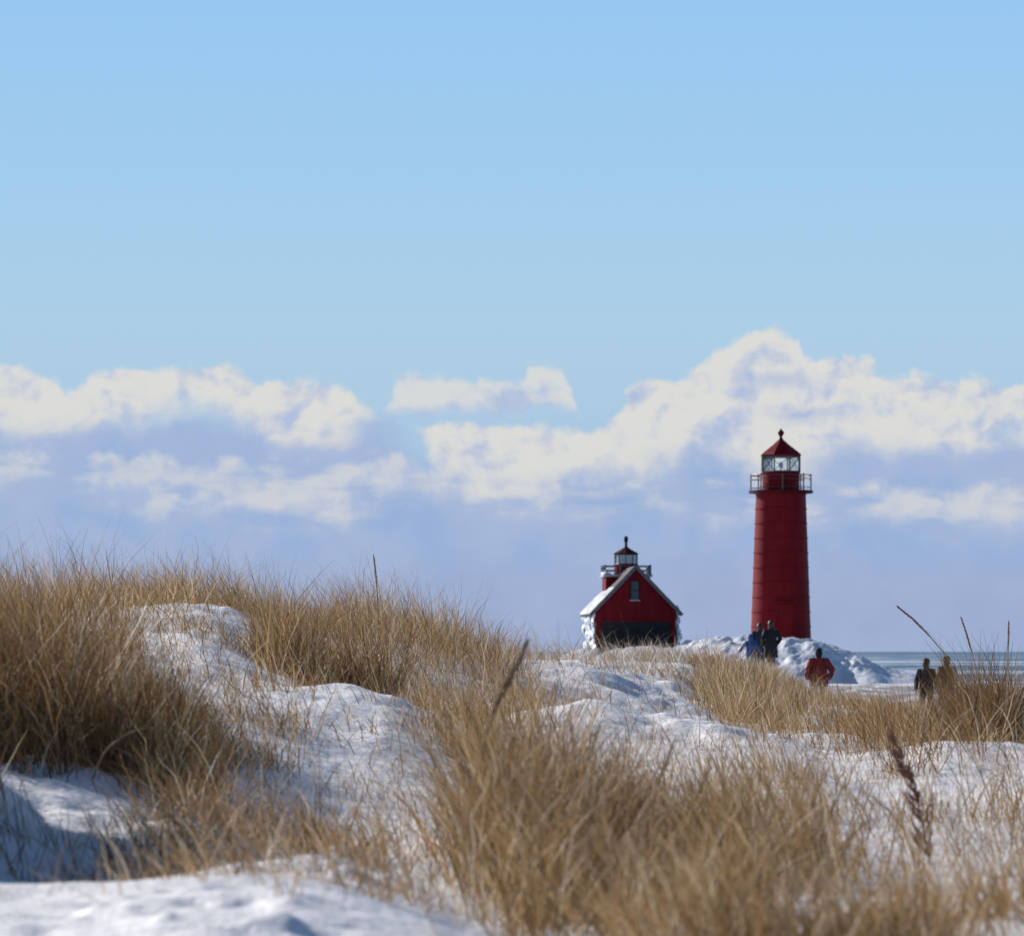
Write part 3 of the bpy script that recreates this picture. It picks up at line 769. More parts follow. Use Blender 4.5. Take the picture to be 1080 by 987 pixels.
    for k in range(10):
        a, b = V10[k], V10[(k+1) % 10]; s = .965
        g = lambda p: (tx+(p[0]-tx)*s, yt+(p[1]-yt)*s)
        a, b = g(a), g(b)
        bm = bmesh.new(); bm.faces.new([bm.verts.new(p) for p in ((*a, zg0), (*b, zg0), (*b, zg1), (*a, zg1))])
        obj('pane', bm, M_FROSTGLASS, lan)
    zp = hz(577.0)
    bm = bmesh.new(); add_lathe(bm, [(1.05, zg1-.02), (1.22, zg1), (1.24, zg1+.09), (1.0, zg1+.22), (.55, zg1+.46), (.26, zp-.05), (.14, zp+.05)], 10, (tx, yt, 0), ph)
    lr = obj('lantern_roof', bm, M_DARKRED, r)
    bm = bmesh.new(); zt = hz(565.2)
    add_lathe(bm, [(.18, zp), (.13, zp+.12), (.13, zp+.50), (.19, zp+.58), (.21, zp+.80), (.16, zt-.05), (0, zt)], 14, (tx, yt, 0)); obj('finial', bm, M_BLACK, lr, smooth=True)
build_house()

# ------------------------------------------------------------------ people
M_SKIN = simple('skin', (.48, .29, .21), .55, var=.08)
M_HAIR = simple('brown_hair', (.045, .026, .016), .55, var=.3, vscale=40)
def cloth(name, col): return simple(name, col, .85, var=.22, vscale=14, bump=.4, bscale=25)
M_CBLACK, M_CNAVY, M_CBLUE = cloth('black_cloth', (.012, .014, .020)), cloth('navy_cloth', (.02, .026, .05)), cloth('blue_cloth', (.035, .085, .25))
M_CLTBLUE, M_CRED, M_CBROWN = cloth('light_blue_cloth', (.16, .30, .46)), cloth('red_cloth', (.30, .028, .022)), cloth('brown_cloth', (.16, .085, .044))
M_CGREY, M_CJEAN = cloth('grey_cloth', (.06, .06, .07)), cloth('denim', (.035, .045, .08))

def skin_mesh(name, V, E, R, sub=2):
    me = bpy.data.meshes.new(name); me.from_pydata(V, E, []); me.update()
    o = bpy.data.objects.new(name, me); COL.objects.link(o)
    o.modifiers.new('skin', 'SKIN'); s = o.modifiers.new('sub', 'SUBSURF'); s.levels = sub; s.render_levels = sub
    for i, d in enumerate(me.skin_vertices[0].data):
        rr = R[i] if hasattr(R[i], '__len__') else (R[i], R[i])
        d.radius = rr; d.use_root = (i == 0)
    dg = bpy.context.evaluated_depsgraph_get(); dg.update()
    m2 = bpy.data.meshes.new_from_object(o.evaluated_get(dg)); m2.name = name
    bpy.data.objects.remove(o); bpy.data.meshes.remove(me)
    for p in m2.polygons: p.use_smooth = True
    m2.materials.clear()
    return m2
def loft(bm, rings, seg=20, cap=True):
    """rings of (x, y, z, rx, ry)"""
    L = []
    for x, y, z, rx, ry in rings:
        L.append([bm.verts.new((x+rx*math.cos(2*PI*k/seg), y+ry*math.sin(2*PI*k/seg), z)) for k in range(seg)])
    for a, b in zip(L[:-1], L[1:]):
        for k in range(seg): bm.faces.new((a[k], a[(k+1) % seg], b[(k+1) % seg], b[k]))
    if cap: bm.faces.new(list(reversed(L[0]))); bm.faces.new(L[-1])

def person(label, px, d, hgt, rz, coat, legs, hat=None, hair=None, coat_len=.78, stride=.0, arms='pockets', lean=0.0, coat_name='coat', patch=None, group='people walking on the beach', coat_flare=1.0, hood=None, bulk=1.0):
    zg = _f(ground(px, d)); s = hgt/1.75
    r = empty('person', (wx(px, d), d, zg), rz); r.scale = (s, s, s)
    tag(r, label, 'person', group)
    st = stride
    ly = lambda z: lean*(z-.9)            # forward lean of the trunk; the figure faces local +y
    if arms == 'pockets':
        arm = lambda sx: [(sx*.19, ly(1.42), 1.42), (sx*.30, ly(1.18)-.06, 1.16), (sx*.235, ly(.98)+.10, .98), (sx*.20, ly(.94)+.13, .93)]
    elif arms == 'akimbo':
        arm = lambda sx: [(sx*.20, ly(1.42), 1.41), (sx*(.345+.03*sx), ly(1.18)-.08, 1.14), (sx*.33, ly(1.0)+.06, .93), (sx*.27, ly(.95)+.12, .88)]
    elif arms == 'swing':
        arm = lambda sx: [(sx*.19, ly(1.42), 1.42), (sx*.27, ly(1.15)+sx*.06, 1.14), (sx*.25, ly(.92)+sx*.16, .92), (sx*.245, ly(.84)+sx*.20, .84)]
    elif arms == 'reach':
        arm = lambda sx: [(sx*.19, ly(1.42), 1.42), (sx*.36, ly(1.2), 1.22), (sx*.50, ly(1.05)+.05, 1.02), (sx*.56, ly(.98)+.07, .95)]
    leg = lambda sx: [(sx*.095, 0, .92), (sx*.105, .02+sx*st*.5, .50), (sx*.105, sx*st-.02, .09), (sx*.115, sx*st+.13, .035)]
    # body: one continuous skinned figure
    V = [(0, 0, .95), (0, ly(1.15), 1.15), (0, ly(1.38), 1.38), (0, ly(1.48), 1.48), (0, ly(1.56)+.015, 1.56), (0, ly(1.65)+.02, 1.645), (0, ly(1.72)+.01, 1.71), (0, ly(1.6)+.10, 1.60)]
    E = [(0, 1), (1, 2), (2, 3), (3, 4), (4, 5), (5, 6), (4, 7)]
    R = [(.13, .10), (.12, .09), (.14, .095), .055, .075, .088, .055, .022]
    for sx in (-1, 1):
        a = arm(sx); b = len(V)
        V += a; E += [(2, b), (b, b+1), (b+1, b+2), (b+2, b+3)]; R += [.06, .045, .034, .036]
        hd = Vector(a[3])-Vector(a[2]); hd.normalize(); side = Vector((0, 1, 0)); base = Vector(a[3])
        for i, (off, ln) in enumerate(((-.024, .060), (-.008, .072), (.008, .068), (.024, .055))):
            b2 = len(V); p = base+side*off
            V += [tuple(p+hd*.045), tuple(p+hd*(.045+ln)+Vector((-sx*.015, 0, 0)))]; E += [(b+3, b2), (b2, b2+1)]; R += [.009, .007]
        b2 = len(V); V += [tuple(base+hd*.03+Vector((-sx*.035, .025, 0)))]; E += [(b+3, b2)]; R += [.010]
        l = leg(sx); b = len(V)
        V += l; E += [(0, b), (b, b+1), (b+1, b+2), (b+2, b+3)]; R += [.085, .058, .042, .038]
    me = skin_mesh('body', V, E, R, 1); bo = link_mesh('body', me, M_SKIN, r)
    # trousers and boots
    bm = bmesh.new()
    for sx in (-1, 1):
        l = leg(sx); add_tube(bm, [(l[0][0], l[0][1], .98), l[0], ((l[0][0]+l[1][0])/2, (l[0][1]+l[1][1])/2, .71), l[1], ((l[1][0]+l[2][0])/2, (l[1][1]+l[2][1])/2, .3), (l[2][0], l[2][1], .08)], [.11, .115, .10, .078, .072, .075], 12)
    loft(bm, [(0, 0, .80, .15, .10), (0, 0, .88, .19, .13), (0, 0, 1.0, .175, .125)], 16)
    obj('trousers', bm, legs, bo, smooth=True)
    for sx in (-1, 1):
        l = leg(sx); bm = bmesh.new()
        loft(bm, [(l[2][0], l[2][1]+.04, -.005, .055, .135), (l[2][0], l[2][1]+.04, .04, .058, .135), (l[2][0], l[2][1]+.02, .085, .055, .105), (l[2][0], l[2][1], .12, .058, .068), (l[2][0], l[2][1], .22, .062, .066)], 14)
        obj('boot', bm, M_CBLACK, bo, smooth=True)
    # coat: shaped trunk with sleeves
    bm = bmesh.new(); fl = coat_flare
    rings = [(0, ly(coat_len), coat_len, .225*fl, .165*fl), (0, ly(.95), .97, .215*bulk, .16*bulk), (0, ly(1.12), 1.12, .20*bulk, .15*bulk), (0, ly(1.3), 1.30, .21, .15), (0, ly(1.4), 1.40, .185, .125), (0, ly(1.45), 1.455, .13, .10), (0, ly(1.5), 1.50, .085, .085), (0, ly(1.53), 1.53, .082, .085)]
    loft(bm, rings, 22)
    for sx in (-1, 1):
        a = arm(sx); add_tube(bm, [(a[0][0]*.7, a[0][1], a[0][2]-.01), a[0], tuple((Vector(a[0])+Vector(a[1]))/2), a[1], tuple((Vector(a[1])+Vector(a[2]))/2), tuple(Vector(a[2])*.6+Vector(a[3])*.4)], [.075*bulk, .088*bulk, .085*bulk, .078*bulk, .07*bulk, .06*bulk], 12)
    ct = obj(coat_name, bm, coat, bo, smooth=True)
    if patch is not None:      # dark yoke across the shoulders
        for sx in (-1, 1):
            bm = bmesh.new()
            a = arm(sx); add_tube(bm, [(a[0][0]*.55, a[0][1], a[0][2]+.012), (a[0][0], a[0][1], a[0][2]+.004), tuple(Vector(a[0])*.70+Vector(a[1])*.30)], [.078, .091, .086], 12)
            obj('shoulder_patch', bm, patch, ct, smooth=True)
    hy = ly(1.64)
    if hat is not None:
        bm = bmesh.new(); loft(bm, [(0, hy+.012, 1.635, .098, .112), (0, hy+.01, 1.67, .102, .115), (0, hy+.005, 1.72, .095, .105), (0, hy, 1.765, .065, .072), (0, hy, 1.785, .02, .022)], 18)
        obj('hat', bm, hat, bo, smooth=True)
    if hair is not None:
        bm = bmesh.new(); loft(bm, [(0, hy-.035, 1.47, .055, .045), (0, hy-.035, 1.53, .080, .070), (0, hy-.018, 1.62, .104, .098), (0, hy-.008, 1.69, .098, .10), (0, hy, 1.745, .06, .068), (0, hy, 1.76, .02, .022)], 18)
        obj('hair', bm, hair, bo, smooth=True)
    if hood is not None:
        bm = bmesh.new(); loft(bm, [(0, hy-.03, 1.46, .12, .10), (0, hy-.025, 1.54, .125, .12), (0, hy-.02, 1.64, .128, .128), (0, hy-.01, 1.72, .112, .118), (0, hy, 1.775, .066, .075), (0, hy, 1.795, .02, .025)], 18)
        obj('hood', bm, hood, bo, smooth=True)
    return r

def build_people():
    person('person in long black coat and dark trousers at the foot of the round tower', 813, 130, 1.70, .35, M_CBLACK, M_CBLACK, hair=M_HAIR, coat_len=.56, stride=.10, coat_flare=1.1, group=None)
    person('person with brown hair and a navy jacket, between the black coat and the blue child', 801.5, 131, 1.60, -.15, M_CNAVY, M_CGREY, hair=M_HAIR, coat_len=.74, stride=-.08, arms='swing', group=None)
    person('small child in a blue jacket and light trousers, reaching out a sleeve below the tower', 791.5, 129.4, 1.22, .35, M_CBLUE, M_CLTBLUE, hood=M_CBLUE, coat_len=.80, stride=.07, arms='reach', group=None)
    person('person in a red jacket and black knitted hat, elbows out, before the ice mound', 863.5, 110, 1.62, .05, M_CRED, M_CBLACK, hat=M_CBLACK, coat_len=.68, arms='akimbo', patch=M_CBLACK, coat_flare=1.25, bulk=1.22, hair=M_CBLACK, coat_name='jacket', group=None)
    person('slim person in black jacket and hat, nearest the open water', 977, 110, 1.62, -.45, M_CBLACK, M_CGREY, hat=M_CBLACK, hair=M_HAIR, stride=.12, arms='swing', coat_name='jacket', group=None)
    person('person in a brown jacket and dark hat, beside the slim black one', 998, 108, 1.66, .5, M_CBROWN, M_CJEAN, hat=M_CBLACK, hair=M_HAIR, stride=-.12, bulk=1.12, arms='pockets', coat_name='jacket', coat_flare=1.1, group=None)
build_people()

# ------------------------------------------------------------------ grass
def blades(px, d, length, azim, lean0, bend, width, tint, seg, lift=0.0):
    """ribbon blades: each starts at the ground and arcs over; returns verts, quads, tint"""
    n = len(px)
    x = wx(px, d); z = ground(px, d)-.03+lift
    t = np.linspace(0, 1, seg+1)
    ang = lean0[:, None]+bend[:, None]*t[None, :]**1.5
    step = (length/seg)[:, None]
    hx = np.concatenate([np.zeros((n, 1)), np.cumsum(np.sin((ang[:, 1:]+ang[:, :-1])/2)*step, 1)], 1)
    hz = np.concatenate([np.zeros((n, 1)), np.cumsum(np.cos((ang[:, 1:]+ang[:, :-1])/2)*step, 1)], 1)
    ca, sa = np.cos(azim)[:, None], np.sin(azim)[:, None]
    kink = (rng.normal(0, .03, (n, seg+1))*t[None, :])*length[:, None]
    C = np.stack([x[:, None]+hx*ca-kink*sa, d[:, None]+hx*sa+kink*ca, z[:, None]+hz], -1)
    wa = rng.uniform(0, PI, n)             # which way the ribbon faces
    side = np.stack([np.cos(wa), np.sin(wa), rng.uniform(-.25, .25, n)], -1)[:, None, :]
    w = (width[:, None]*(1-.88*t[None, :]**1.6)*(.55+.45*np.minimum(1, t[None, :]*4)))[..., None]*.5
    V = np.stack([C-side*w, C+side*w], 2)   # n, seg+1, 2, 3
    base = (np.arange(n)*(seg+1)*2)[:, None]+np.arange(seg)[None, :]*2
    Q = np.stack([base, base+1, base+3, base+2], -1).reshape(-1, 4)
    return V.reshape(-1, 3), Q, np.repeat(tint, (seg+1)*2)

class Grass:
    def __init__(self): self.V, self.Q, self.T, self.n, self.count = [], [], [], 0, 0
    def add(self, *a):
        V, Q, T = blades(*a); self.V.append(V); self.Q.append(Q+self.n); self.T.append(T); self.n += len(V); self.count += len(a[0])
    def build(self, name, mat, label):
        o = np_mesh(name, np.concatenate(self.V), np.concatenate(self.Q), mat, True, {'tint': np.concatenate(self.T)})
        return tag(o, label, 'grass', kind='stuff')
WIND = math.radians(180)        # tips lean to the left
def tufts(G, p0, p1, d0, d1, n_tuft, per, length=.62, spread=.09, tint=(.25, .7), lean=.22, bend=.5, width=.0055, seg=5, wind=.22, patch=None, lenvar=.3, edge=.12, seed=0, shape=None, lenf=None):
    """n_tuft tufts in a band of directions and depths; the blades of a tuft fan out from its middle"""
    # even over the ground area
    m = int(n_tuft*6)+20
    dd = np.sqrt(rng.uniform(d0*d0, d1*d1, m)); pp = rng.uniform(p0, p1, m)
    X = wx(pp, dd)
    keep = np.ones(m)
    keep *= np.clip((pp-p0)/((p1-p0)*edge+1e-6), 0, 1)*np.clip((p1-pp)/((p1-p0)*edge+1e-6), 0, 1)
    sc_ = 1.6 if patch is None else patch
    nz = vnoise(X*sc_, dd*sc_*.5, 50+seed)
    keep *= np.clip(.55+1.3*nz, .02, 1)
    if shape is not None: keep *= shape(pp, dd)
    k = rng.uniform(0, 1, m) < keep
    pp, dd, nz = pp[k][:n_tuft], dd[k][:n_tuft], nz[k][:n_tuft]
    nt = len(pp)
    if nt == 0: return
    cnt = np.maximum(2, rng.poisson(per, nt))
    ti = np.repeat(np.arange(nt), cnt); n = len(ti)
    rr = np.abs(rng.normal(0, spread, n)); aa = rng.uniform(0, 2*PI, n)
    x = wx(pp[ti], dd[ti])+rr*np.cos(aa); d = dd[ti]+rr*np.sin(aa)
    px = x/d*F+PX0
    tl = rng.uniform(.75, 1.2, nt)[ti]
    ln = length*tl*np.clip(rng.normal(1, lenvar, n), .25, 1.5)*(1-.35*np.minimum(1, rr/(spread*2.5)))
    if lenf is not None: ln = ln*lenf(pp)[ti]
    l0 = np.abs(rng.normal(lean*.6, lean*.8, n))+.9*lean*np.minimum(2, rr/spread)*.5
    # azimuth: outwards from the tuft middle, pulled towards the wind
    vx = np.cos(aa)*(rr/spread+.2)*.8*lean+wind*math.cos(WIND)*.8+rng.normal(0, .34, n)
    vy = np.sin(aa)*(rr/spread+.2)*.8*lean+wind*math.sin(WIND)*.8+rng.normal(0, .34, n)
    vx = vx+rng.normal(0, .17, nt)[ti]; vy = vy+rng.normal(0, .17, nt)[ti]     # each tuft has a lean of its own
    az = np.arctan2(vy, vx)
    bd = np.abs(rng.normal(bend, bend*.7, n))
    # a few broken blades bend right over
    br = rng.uniform(0, 1, n) < .13
    bd = np.where(br, bd+rng.uniform(.7, 2.0, n), bd)
    wd = width*np.clip(rng.normal(1, .3, n), .4, 1.8)
    tt = np.clip(rng.uniform(tint[0], tint[1], nt)[ti]+rng.normal(0, .21, n), 0, 1)
    hi = rng.uniform(0, 1, n) < .08
    tt = np.where(hi, rng.uniform(.85, 1, n), tt)
    G.add(px, d, ln, az, l0, bd, wd, tt, seg)

def build_grass():
    near, mid, far, frost = Grass(), Grass(), Grass(), Grass()
    I = lambda xs, ys: (lambda p: np.interp(p, xs, ys))
    # --- the great foreground clump, middle to right
    fore = I([440, 480, 505, 540, 575, 610, 650, 700, 760, 820], [.5, .6, .95, 1.1, .98, .82, .64, .46, .40, .4])
    tufts(near, 500, 680, 12.6, 17.0, 230, 22, .54, .12, (.1, .66), seg=7, width=.0050, wind=.12, bend=.62, lenf=fore, lenvar=.24)
    tufts(near, 505, 760, 10.2, 12.8, 120, 22, .44, .12, (.12, .68), seg=7, width=.0048, wind=.12, bend=.62, lenf=fore)
    tufts(near, 670, 800, 11.0, 15.5, 70, 22, .32, .12, (.2, .65), seg=7, width=.0050, lenf=I([690, 800], [1, .8]), lean=.32)
    tufts(near, 490, 1010, 8.4, 10.3, 100, 24, .32, .10, (.25, .7), seg=7, width=.0046, lenf=I([470, 620, 720, 800, 940], [1, 1, .85, .8, .6]), lean=.34)
    tufts(near, 745, 880, 12.0, 18.0, 90, 15, .38, .13, (.25, .7), seg=7, width=.0048, lenf=I([760, 800, 860, 900], [.8, 1, .95, .7]))
    tufts(near, 860, 1250, 9.2, 12.0, 80, 14, .26, .11, (.25, .75), seg=7, width=.0046, lean=.34)
    tufts(near, 890, 1250, 13.0, 20.0, 70, 8, .38, .11, (.12, .6), seg=6, width=.0042, lean=.26)
    # --- left clump
    left = I([-160, 40, 100, 140, 170, 210, 240], [1.0, 1.0, .95, .78, .60, .42, .35])
    tufts(near, -170, 235, 16.9, 20.8, 360, 30, .64, .11, (.0, .48), seg=7, width=.0050, edge=.08, lenf=left, lenvar=.26, patch=5)
    tufts(near, 150, 325, 17.0, 22.5, 120, 10, .27, .11, (.15, .6), seg=6, width=.0048, lean=.32)
    tufts(near, 110, 490, 10.3, 11.8, 60, 7, .20, .10, (.2, .75), seg=6, width=.0038, lean=.42, bend=.9)
    tufts(near, -40, 260, 12.2, 16.4, 80, 7, .24, .10, (.1, .6), seg=6, width=.0044, lean=.4)
    tufts(near, -160, 30, 14.6, 16.5, 10, 16, .32, .09, (.15, .5), seg=7, width=.0050)
    tufts(near, -420, -45, 12.8, 16.5, 260, 34, .50, .11, (.1, .5), seg=7, width=.0056)  # unseen clump left of the frame, added to shade the hollow
    # --- thin grass on the near snow, left and middle
    tufts(near, 130, 450, 13.0, 17.5, 120, 12, .33, .13, (.1, .65), seg=6, width=.0042, lean=.40, bend=.8)
    tufts(near, 150, 470, 11.2, 13.4, 60, 7, .24, .11, (.3, .75), seg=6, width=.0040, lean=.40, bend=.8)
    tufts(near, -150, 480, 8.2, 10.2, 10, 6, .2, .06, (.3, .75), seg=6, width=.0036, lean=.4)
    tufts(near, 330, 470, 17.0, 22.0, 26, 8, .28, .12, (.2, .6), seg=6, width=.0046, lean=.34)
    tufts(near, 445, 580, 20.0, 29.0, 90, 16, .40, .14, (.2, .65), seg=5, width=.0056, lenf=I([425, 480, 560], [.6, 1, 1.0]))
    # --- ridge on the left
    tufts(mid, -160, 150, 22.0, 33.0, 210, 22, .48, .15, (.1, .6), seg=5, width=.0062, edge=.05, lenf=I([-160, 70, 150], [1, 1, .5]))
    tufts(mid, -160, 120, 33.0, 44.0, 240, 14, .62, .20, (.2, .75), seg=5, width=.0058, edge=.04, bend=.95, lenvar=.42)
    tufts(mid, 100, 310, 37.0, 44.0, 190, 14, .50, .20, (.2, .75), seg=5, width=.0058, edge=.04, bend=.95, lenvar=.42, lenf=I([100, 150, 200, 250, 300], [.9, .75, 1.1, 1.05, .8]))
    tufts(mid, 150, 320, 24.0, 37.5, 110, 5, .24, .15, (.15, .65), seg=5, width=.0058, lean=.42)
    tufts(mid, 130, 300, 35.0, 39.5, 130, 8, .34, .16, (.15, .65), seg=5, width=.0058, lean=.34, bend=.9, patch=3)
    tufts(mid, 180, 320, 24.0, 32.0, 50, 5, .26, .15, (.1, .6), seg=5, width=.0055, lean=.36, bend=.9, patch=3)
    tufts(mid, 285, 350, 28.5, 32.0, 34, 46, .58, .11, (.12, .5), seg=5, width=.0066, wind=.32)
    tufts(mid, 300, 450, 22.0, 27.0, 30, 5, .28, .12, (.2, .7), seg=5, width=.0052, lean=.42)
    tufts(mid, 345, 440, 31.0, 36.0, 56, 30, .56, .13, (.12, .55), seg=5, width=.0066)
    tufts(mid, 300, 350, 33.0, 46.0, 60, 16, .48, .18, (.2, .7), seg=5, width=.0068, bend=.8)
    tufts(mid, 340, 560, 39.0, 50.0, 280, 13, .64, .22, (.2, .75), seg=5, width=.0062, bend=.85, lenvar=.42, lenf=I([340, 390, 440, 500, 560], [.8, 1.08, 1.0, .85, .6]))
    tufts(mid, 430, 570, 30.0, 38.0, 90, 10, .36, .16, (.2, .7), seg=5, width=.0064, lean=.34)
    # --- sparse on the open snow in the middle
    tufts(mid, 560, 900, 24.0, 31.0, 100, 4, .24, .13, (.2, .65), seg=5, width=.005, lean=.38)
    tufts(mid, 640, 900, 18.5, 22.5, 100, 6, .26, .12, (.15, .6), seg=5, width=.005, lean=.26)
    tufts(mid, 540, 700, 36.0, 60.0, 40, 5, .34, .2, (.3, .75), seg=5, width=.0066, lean=.42, bend=1.0)
    # --- right hand tussocks
    tufts(mid, 890, 1250, 36.0, 47.0, 330, 21, .46, .20, (.1, .62), seg=5, width=.0072, edge=.06, lenf=I([890, 940, 1000, 1250], [.7, 1, 1, 1.1]))
    tufts(mid, 1005, 1072, 31.5, 36.0, 54, 74, .66, .13, (.0, .30), seg=5, width=.0072, wind=.12)
    tufts(mid, 940, 1050, 22.0, 26.0, 24, 14, .42, .13, (.0, .35), seg=5, width=.0056, lean=.40)
    tufts(mid, 880, 1250, 25.0, 34.0, 90, 5, .26, .13, (.15, .6), seg=5, width=.0054, lean=.38)
    tufts(mid, 745, 910, 36.0, 46.0, 90, 13, .38, .18, (.15, .65), seg=5, width=.0066, lenf=I([745, 800, 870, 910], [.8, 1, .85, .7]))
    # --- farther
    tufts(far, 725, 850, 44.0, 64.0, 260, 17, .54, .2, (.25, .85), seg=4, width=.0088, lenf=I([725, 760, 800, 830, 850], [.5, 1.05, .95, .6, .45]))
    tufts(far, 815, 1250, 48.0, 72.0, 460, 17, .40, .24, (.15, .75), seg=4, width=.0088)
    tufts(far, -160, 560, 46.0, 60.0, 170, 18, .5, .22, (.3, .75), seg=4, width=.0088)
    # --- pale frosted grass round the foot of the house and mound
    tufts(frost, 640, 830, 54.0, 92.0, 620, 20, .34, .26, (.2, .9), seg=4, width=.0105, lean=.45, bend=.9)
    tufts(frost, 540, 700, 60.0, 90.0, 120, 7, .62, .26, (.2, .8), seg=5, width=.0085, lean=.35, bend=1.5)
    tufts(frost, 690, 860, 92.0, 128.0, 460, 18, .36, .3, (.3, .9), seg=4, width=.0135, lean=.42)
    tufts(frost, 840, 1250, 76.0, 104.0, 260, 14, .36, .3, (.2, .8), seg=4, width=.011, lean=.42)
    tufts(far, 842, 886, 58.0, 72.0, 12, 7, .62, .3, (.6, 1.0), seg=5, width=.008, lean=.55, bend=.9)
    tufts(far, 780, 830, 60.0, 90.0, 14, 6, .55, .3, (.4, .9), seg=5, width=.008, lean=.45, bend=.9)
    # --- loose dead straws lying across the clumps at all angles
    for p0, p1, d0, d1, n, ln, up in ((510, 900, 8.6, 13.5, 380, .28, .22), (510, 680, 12.5, 17, 260, .32, .36), (-160, 220, 17, 21, 360, .32, .36), (860, 1250, 10, 18, 110, .24, .05),
                                      (-160, 560, 30, 48, 500, .4, .30), (740, 1250, 34, 60, 600, .4, .22)):
        dd = np.sqrt(rng.uniform(d0*d0, d1*d1, n)); pp = rng.uniform(p0, p1, n)
        G = near if d0 < 20 else mid
        G.add(pp, dd, ln*rng.uniform(.5, 1.6, n), rng.uniform(0, 2*PI, n), rng.uniform(.5, 1.5, n), rng.uniform(-.2, 1.3, n), rng.uniform(.003, .0055, n)*(1 if d0 < 20 else 1.3),
              np.clip(rng.normal(.7, .22, n), 0, 1), 6, rng.uniform(0, up, n))
    # --- single thin blades poking through the open snow everywhere
    for p0, p1, d0, d1, n, ln in ((600, 1250, 17, 24, 330, .24), (540, 960, 24, 36, 330, .22), (100, 460, 17, 26, 220, .24), (140, 340, 24, 38, 420, .28),
                                  (860, 1250, 22, 34, 300, .26), (-100, 480, 10.5, 14, 90, .2), (540, 760, 36, 58, 260, .3), (860, 1250, 13, 20, 200, .28)):
        tufts(near if d0 < 20 else mid, p0, p1, d0, d1, n, 2.2, ln, .10, (.05, .75), seg=5, width=.0034+.00006*d0, lean=.35, bend=.9, patch=.9, lenvar=.45, seed=int(p0+d0), edge=.03)
    near.build('beach_grass', M_GRASS, 'dense golden dune grass in the foreground')
    mid.build('beach_grass', M_GRASS, 'tawny dune grass on the middle ridges')
    far.build('beach_grass', M_GRASS, 'pale straw grass on the far dunes')
    frost.build('frosted_grass', M_FROST, 'frost bleached grass on the far crest')
    print('BLADES', near.count, mid.count, far.count, frost.count)
build_grass()

# ------------------------------------------------------------------ single stalks one can tell apart
def stalk(label, pts, d, head_from, head_r, stem_r, mat=M_SEED, plume=False, group=None, depth=0.0):
    """pts run from the tip to the foot, as directions at depth d; the foot is let down into the snow"""
    P = [Vector((wx(px, d), d+depth*i, wz(py, d))) for i, (px, py) in enumerate(pts)]
    foot = P[-1]; pxf = foot.x/foot.y*F+PX0; zg = _f(ground(pxf, foot.y))
    if foot.z > zg-.02:
        dz = foot.z-zg+.03; dirv = (P[-1]-P[-2]).normalized(); P.append(Vector((foot.x+dirv.x*.25*dz, foot.y, zg-.03)))
    org = P[-1].copy()
    r = empty('grass_stalk', org); tag(r, label, 'grass stalk', group)
    P = [p-org for p in P]
    # resample
    Q = []
    for i in range(len(P)-1):
        p0 = P[max(i-1, 0)]; p1 = P[i]; p2 = P[i+1]; p3 = P[min(i+2, len(P)-1)]
        for k in range(8):
            t = k/8; Q.append(.5*((2*p1)+(p2-p0)*t+(2*p0-5*p1+4*p2-p3)*t*t+(3*p1-p0-3*p2+p3)*t**3))
    Q.append(P[-1])
    L = [0.0]
    for a, b in zip(Q[:-1], Q[1:]): L.append(L[-1]+(b-a).length)
    hl = head_from
    bm = bmesh.new()
    add_tube(bm, Q, [stem_r*(.35+.65*min(1, l/(hl+.05))) for l in L], 7)
    obj('stem', bm, M_STEM, r, smooth=True)
    if hl > 0:
        bm = bmesh.new(); rs = random.Random(hash(label) % 1000 if False else int(pts[0][0]*7+pts[0][1]))
        def at(l):
            for i in range(len(L)-1):
                if L[i+1] >= l: return Q[i].lerp(Q[i+1], (l-L[i])/(L[i+1]-L[i]+1e-9)), (Q[i+1]-Q[i]).normalized()
            return Q[-1], (Q[-1]-Q[-2]).normalized()
        n = int(hl/.0011*(1 if d < 20 else .7))
        for k in range(n):
            f = k/n; l = f*hl; c, t = at(l)
            if plume and f > .45 and rs.random() < .45*f: continue
            prof = head_r*(math.sin(PI*min(1, .08+.92*f))**.6 if not plume else (.35+.75*f)*(.7+.5*abs(math.sin(f*13+.5))))
            a = rs.uniform(0, 2*PI); u = t.cross(Vector((0, 1, 0))); u.normalize(); v = t.cross(u)
            out = math.cos(a)*u+math.sin(a)*v
            sl = (.010 if d < 20 else .016)*rs.uniform(.6, 1.4)
            e = c+out*prof*rs.uniform(.5, 1.0)-t*sl*.9
            add_tube(bm, [c+out*stem_r*.5, c.lerp(e, .55)+out*.001, e], [.0008, (.0022 if d < 20 else .0042)*rs.uniform(.7, 1.2), .0006], 4)
        obj('seed_head', bm, mat, r)
    return r
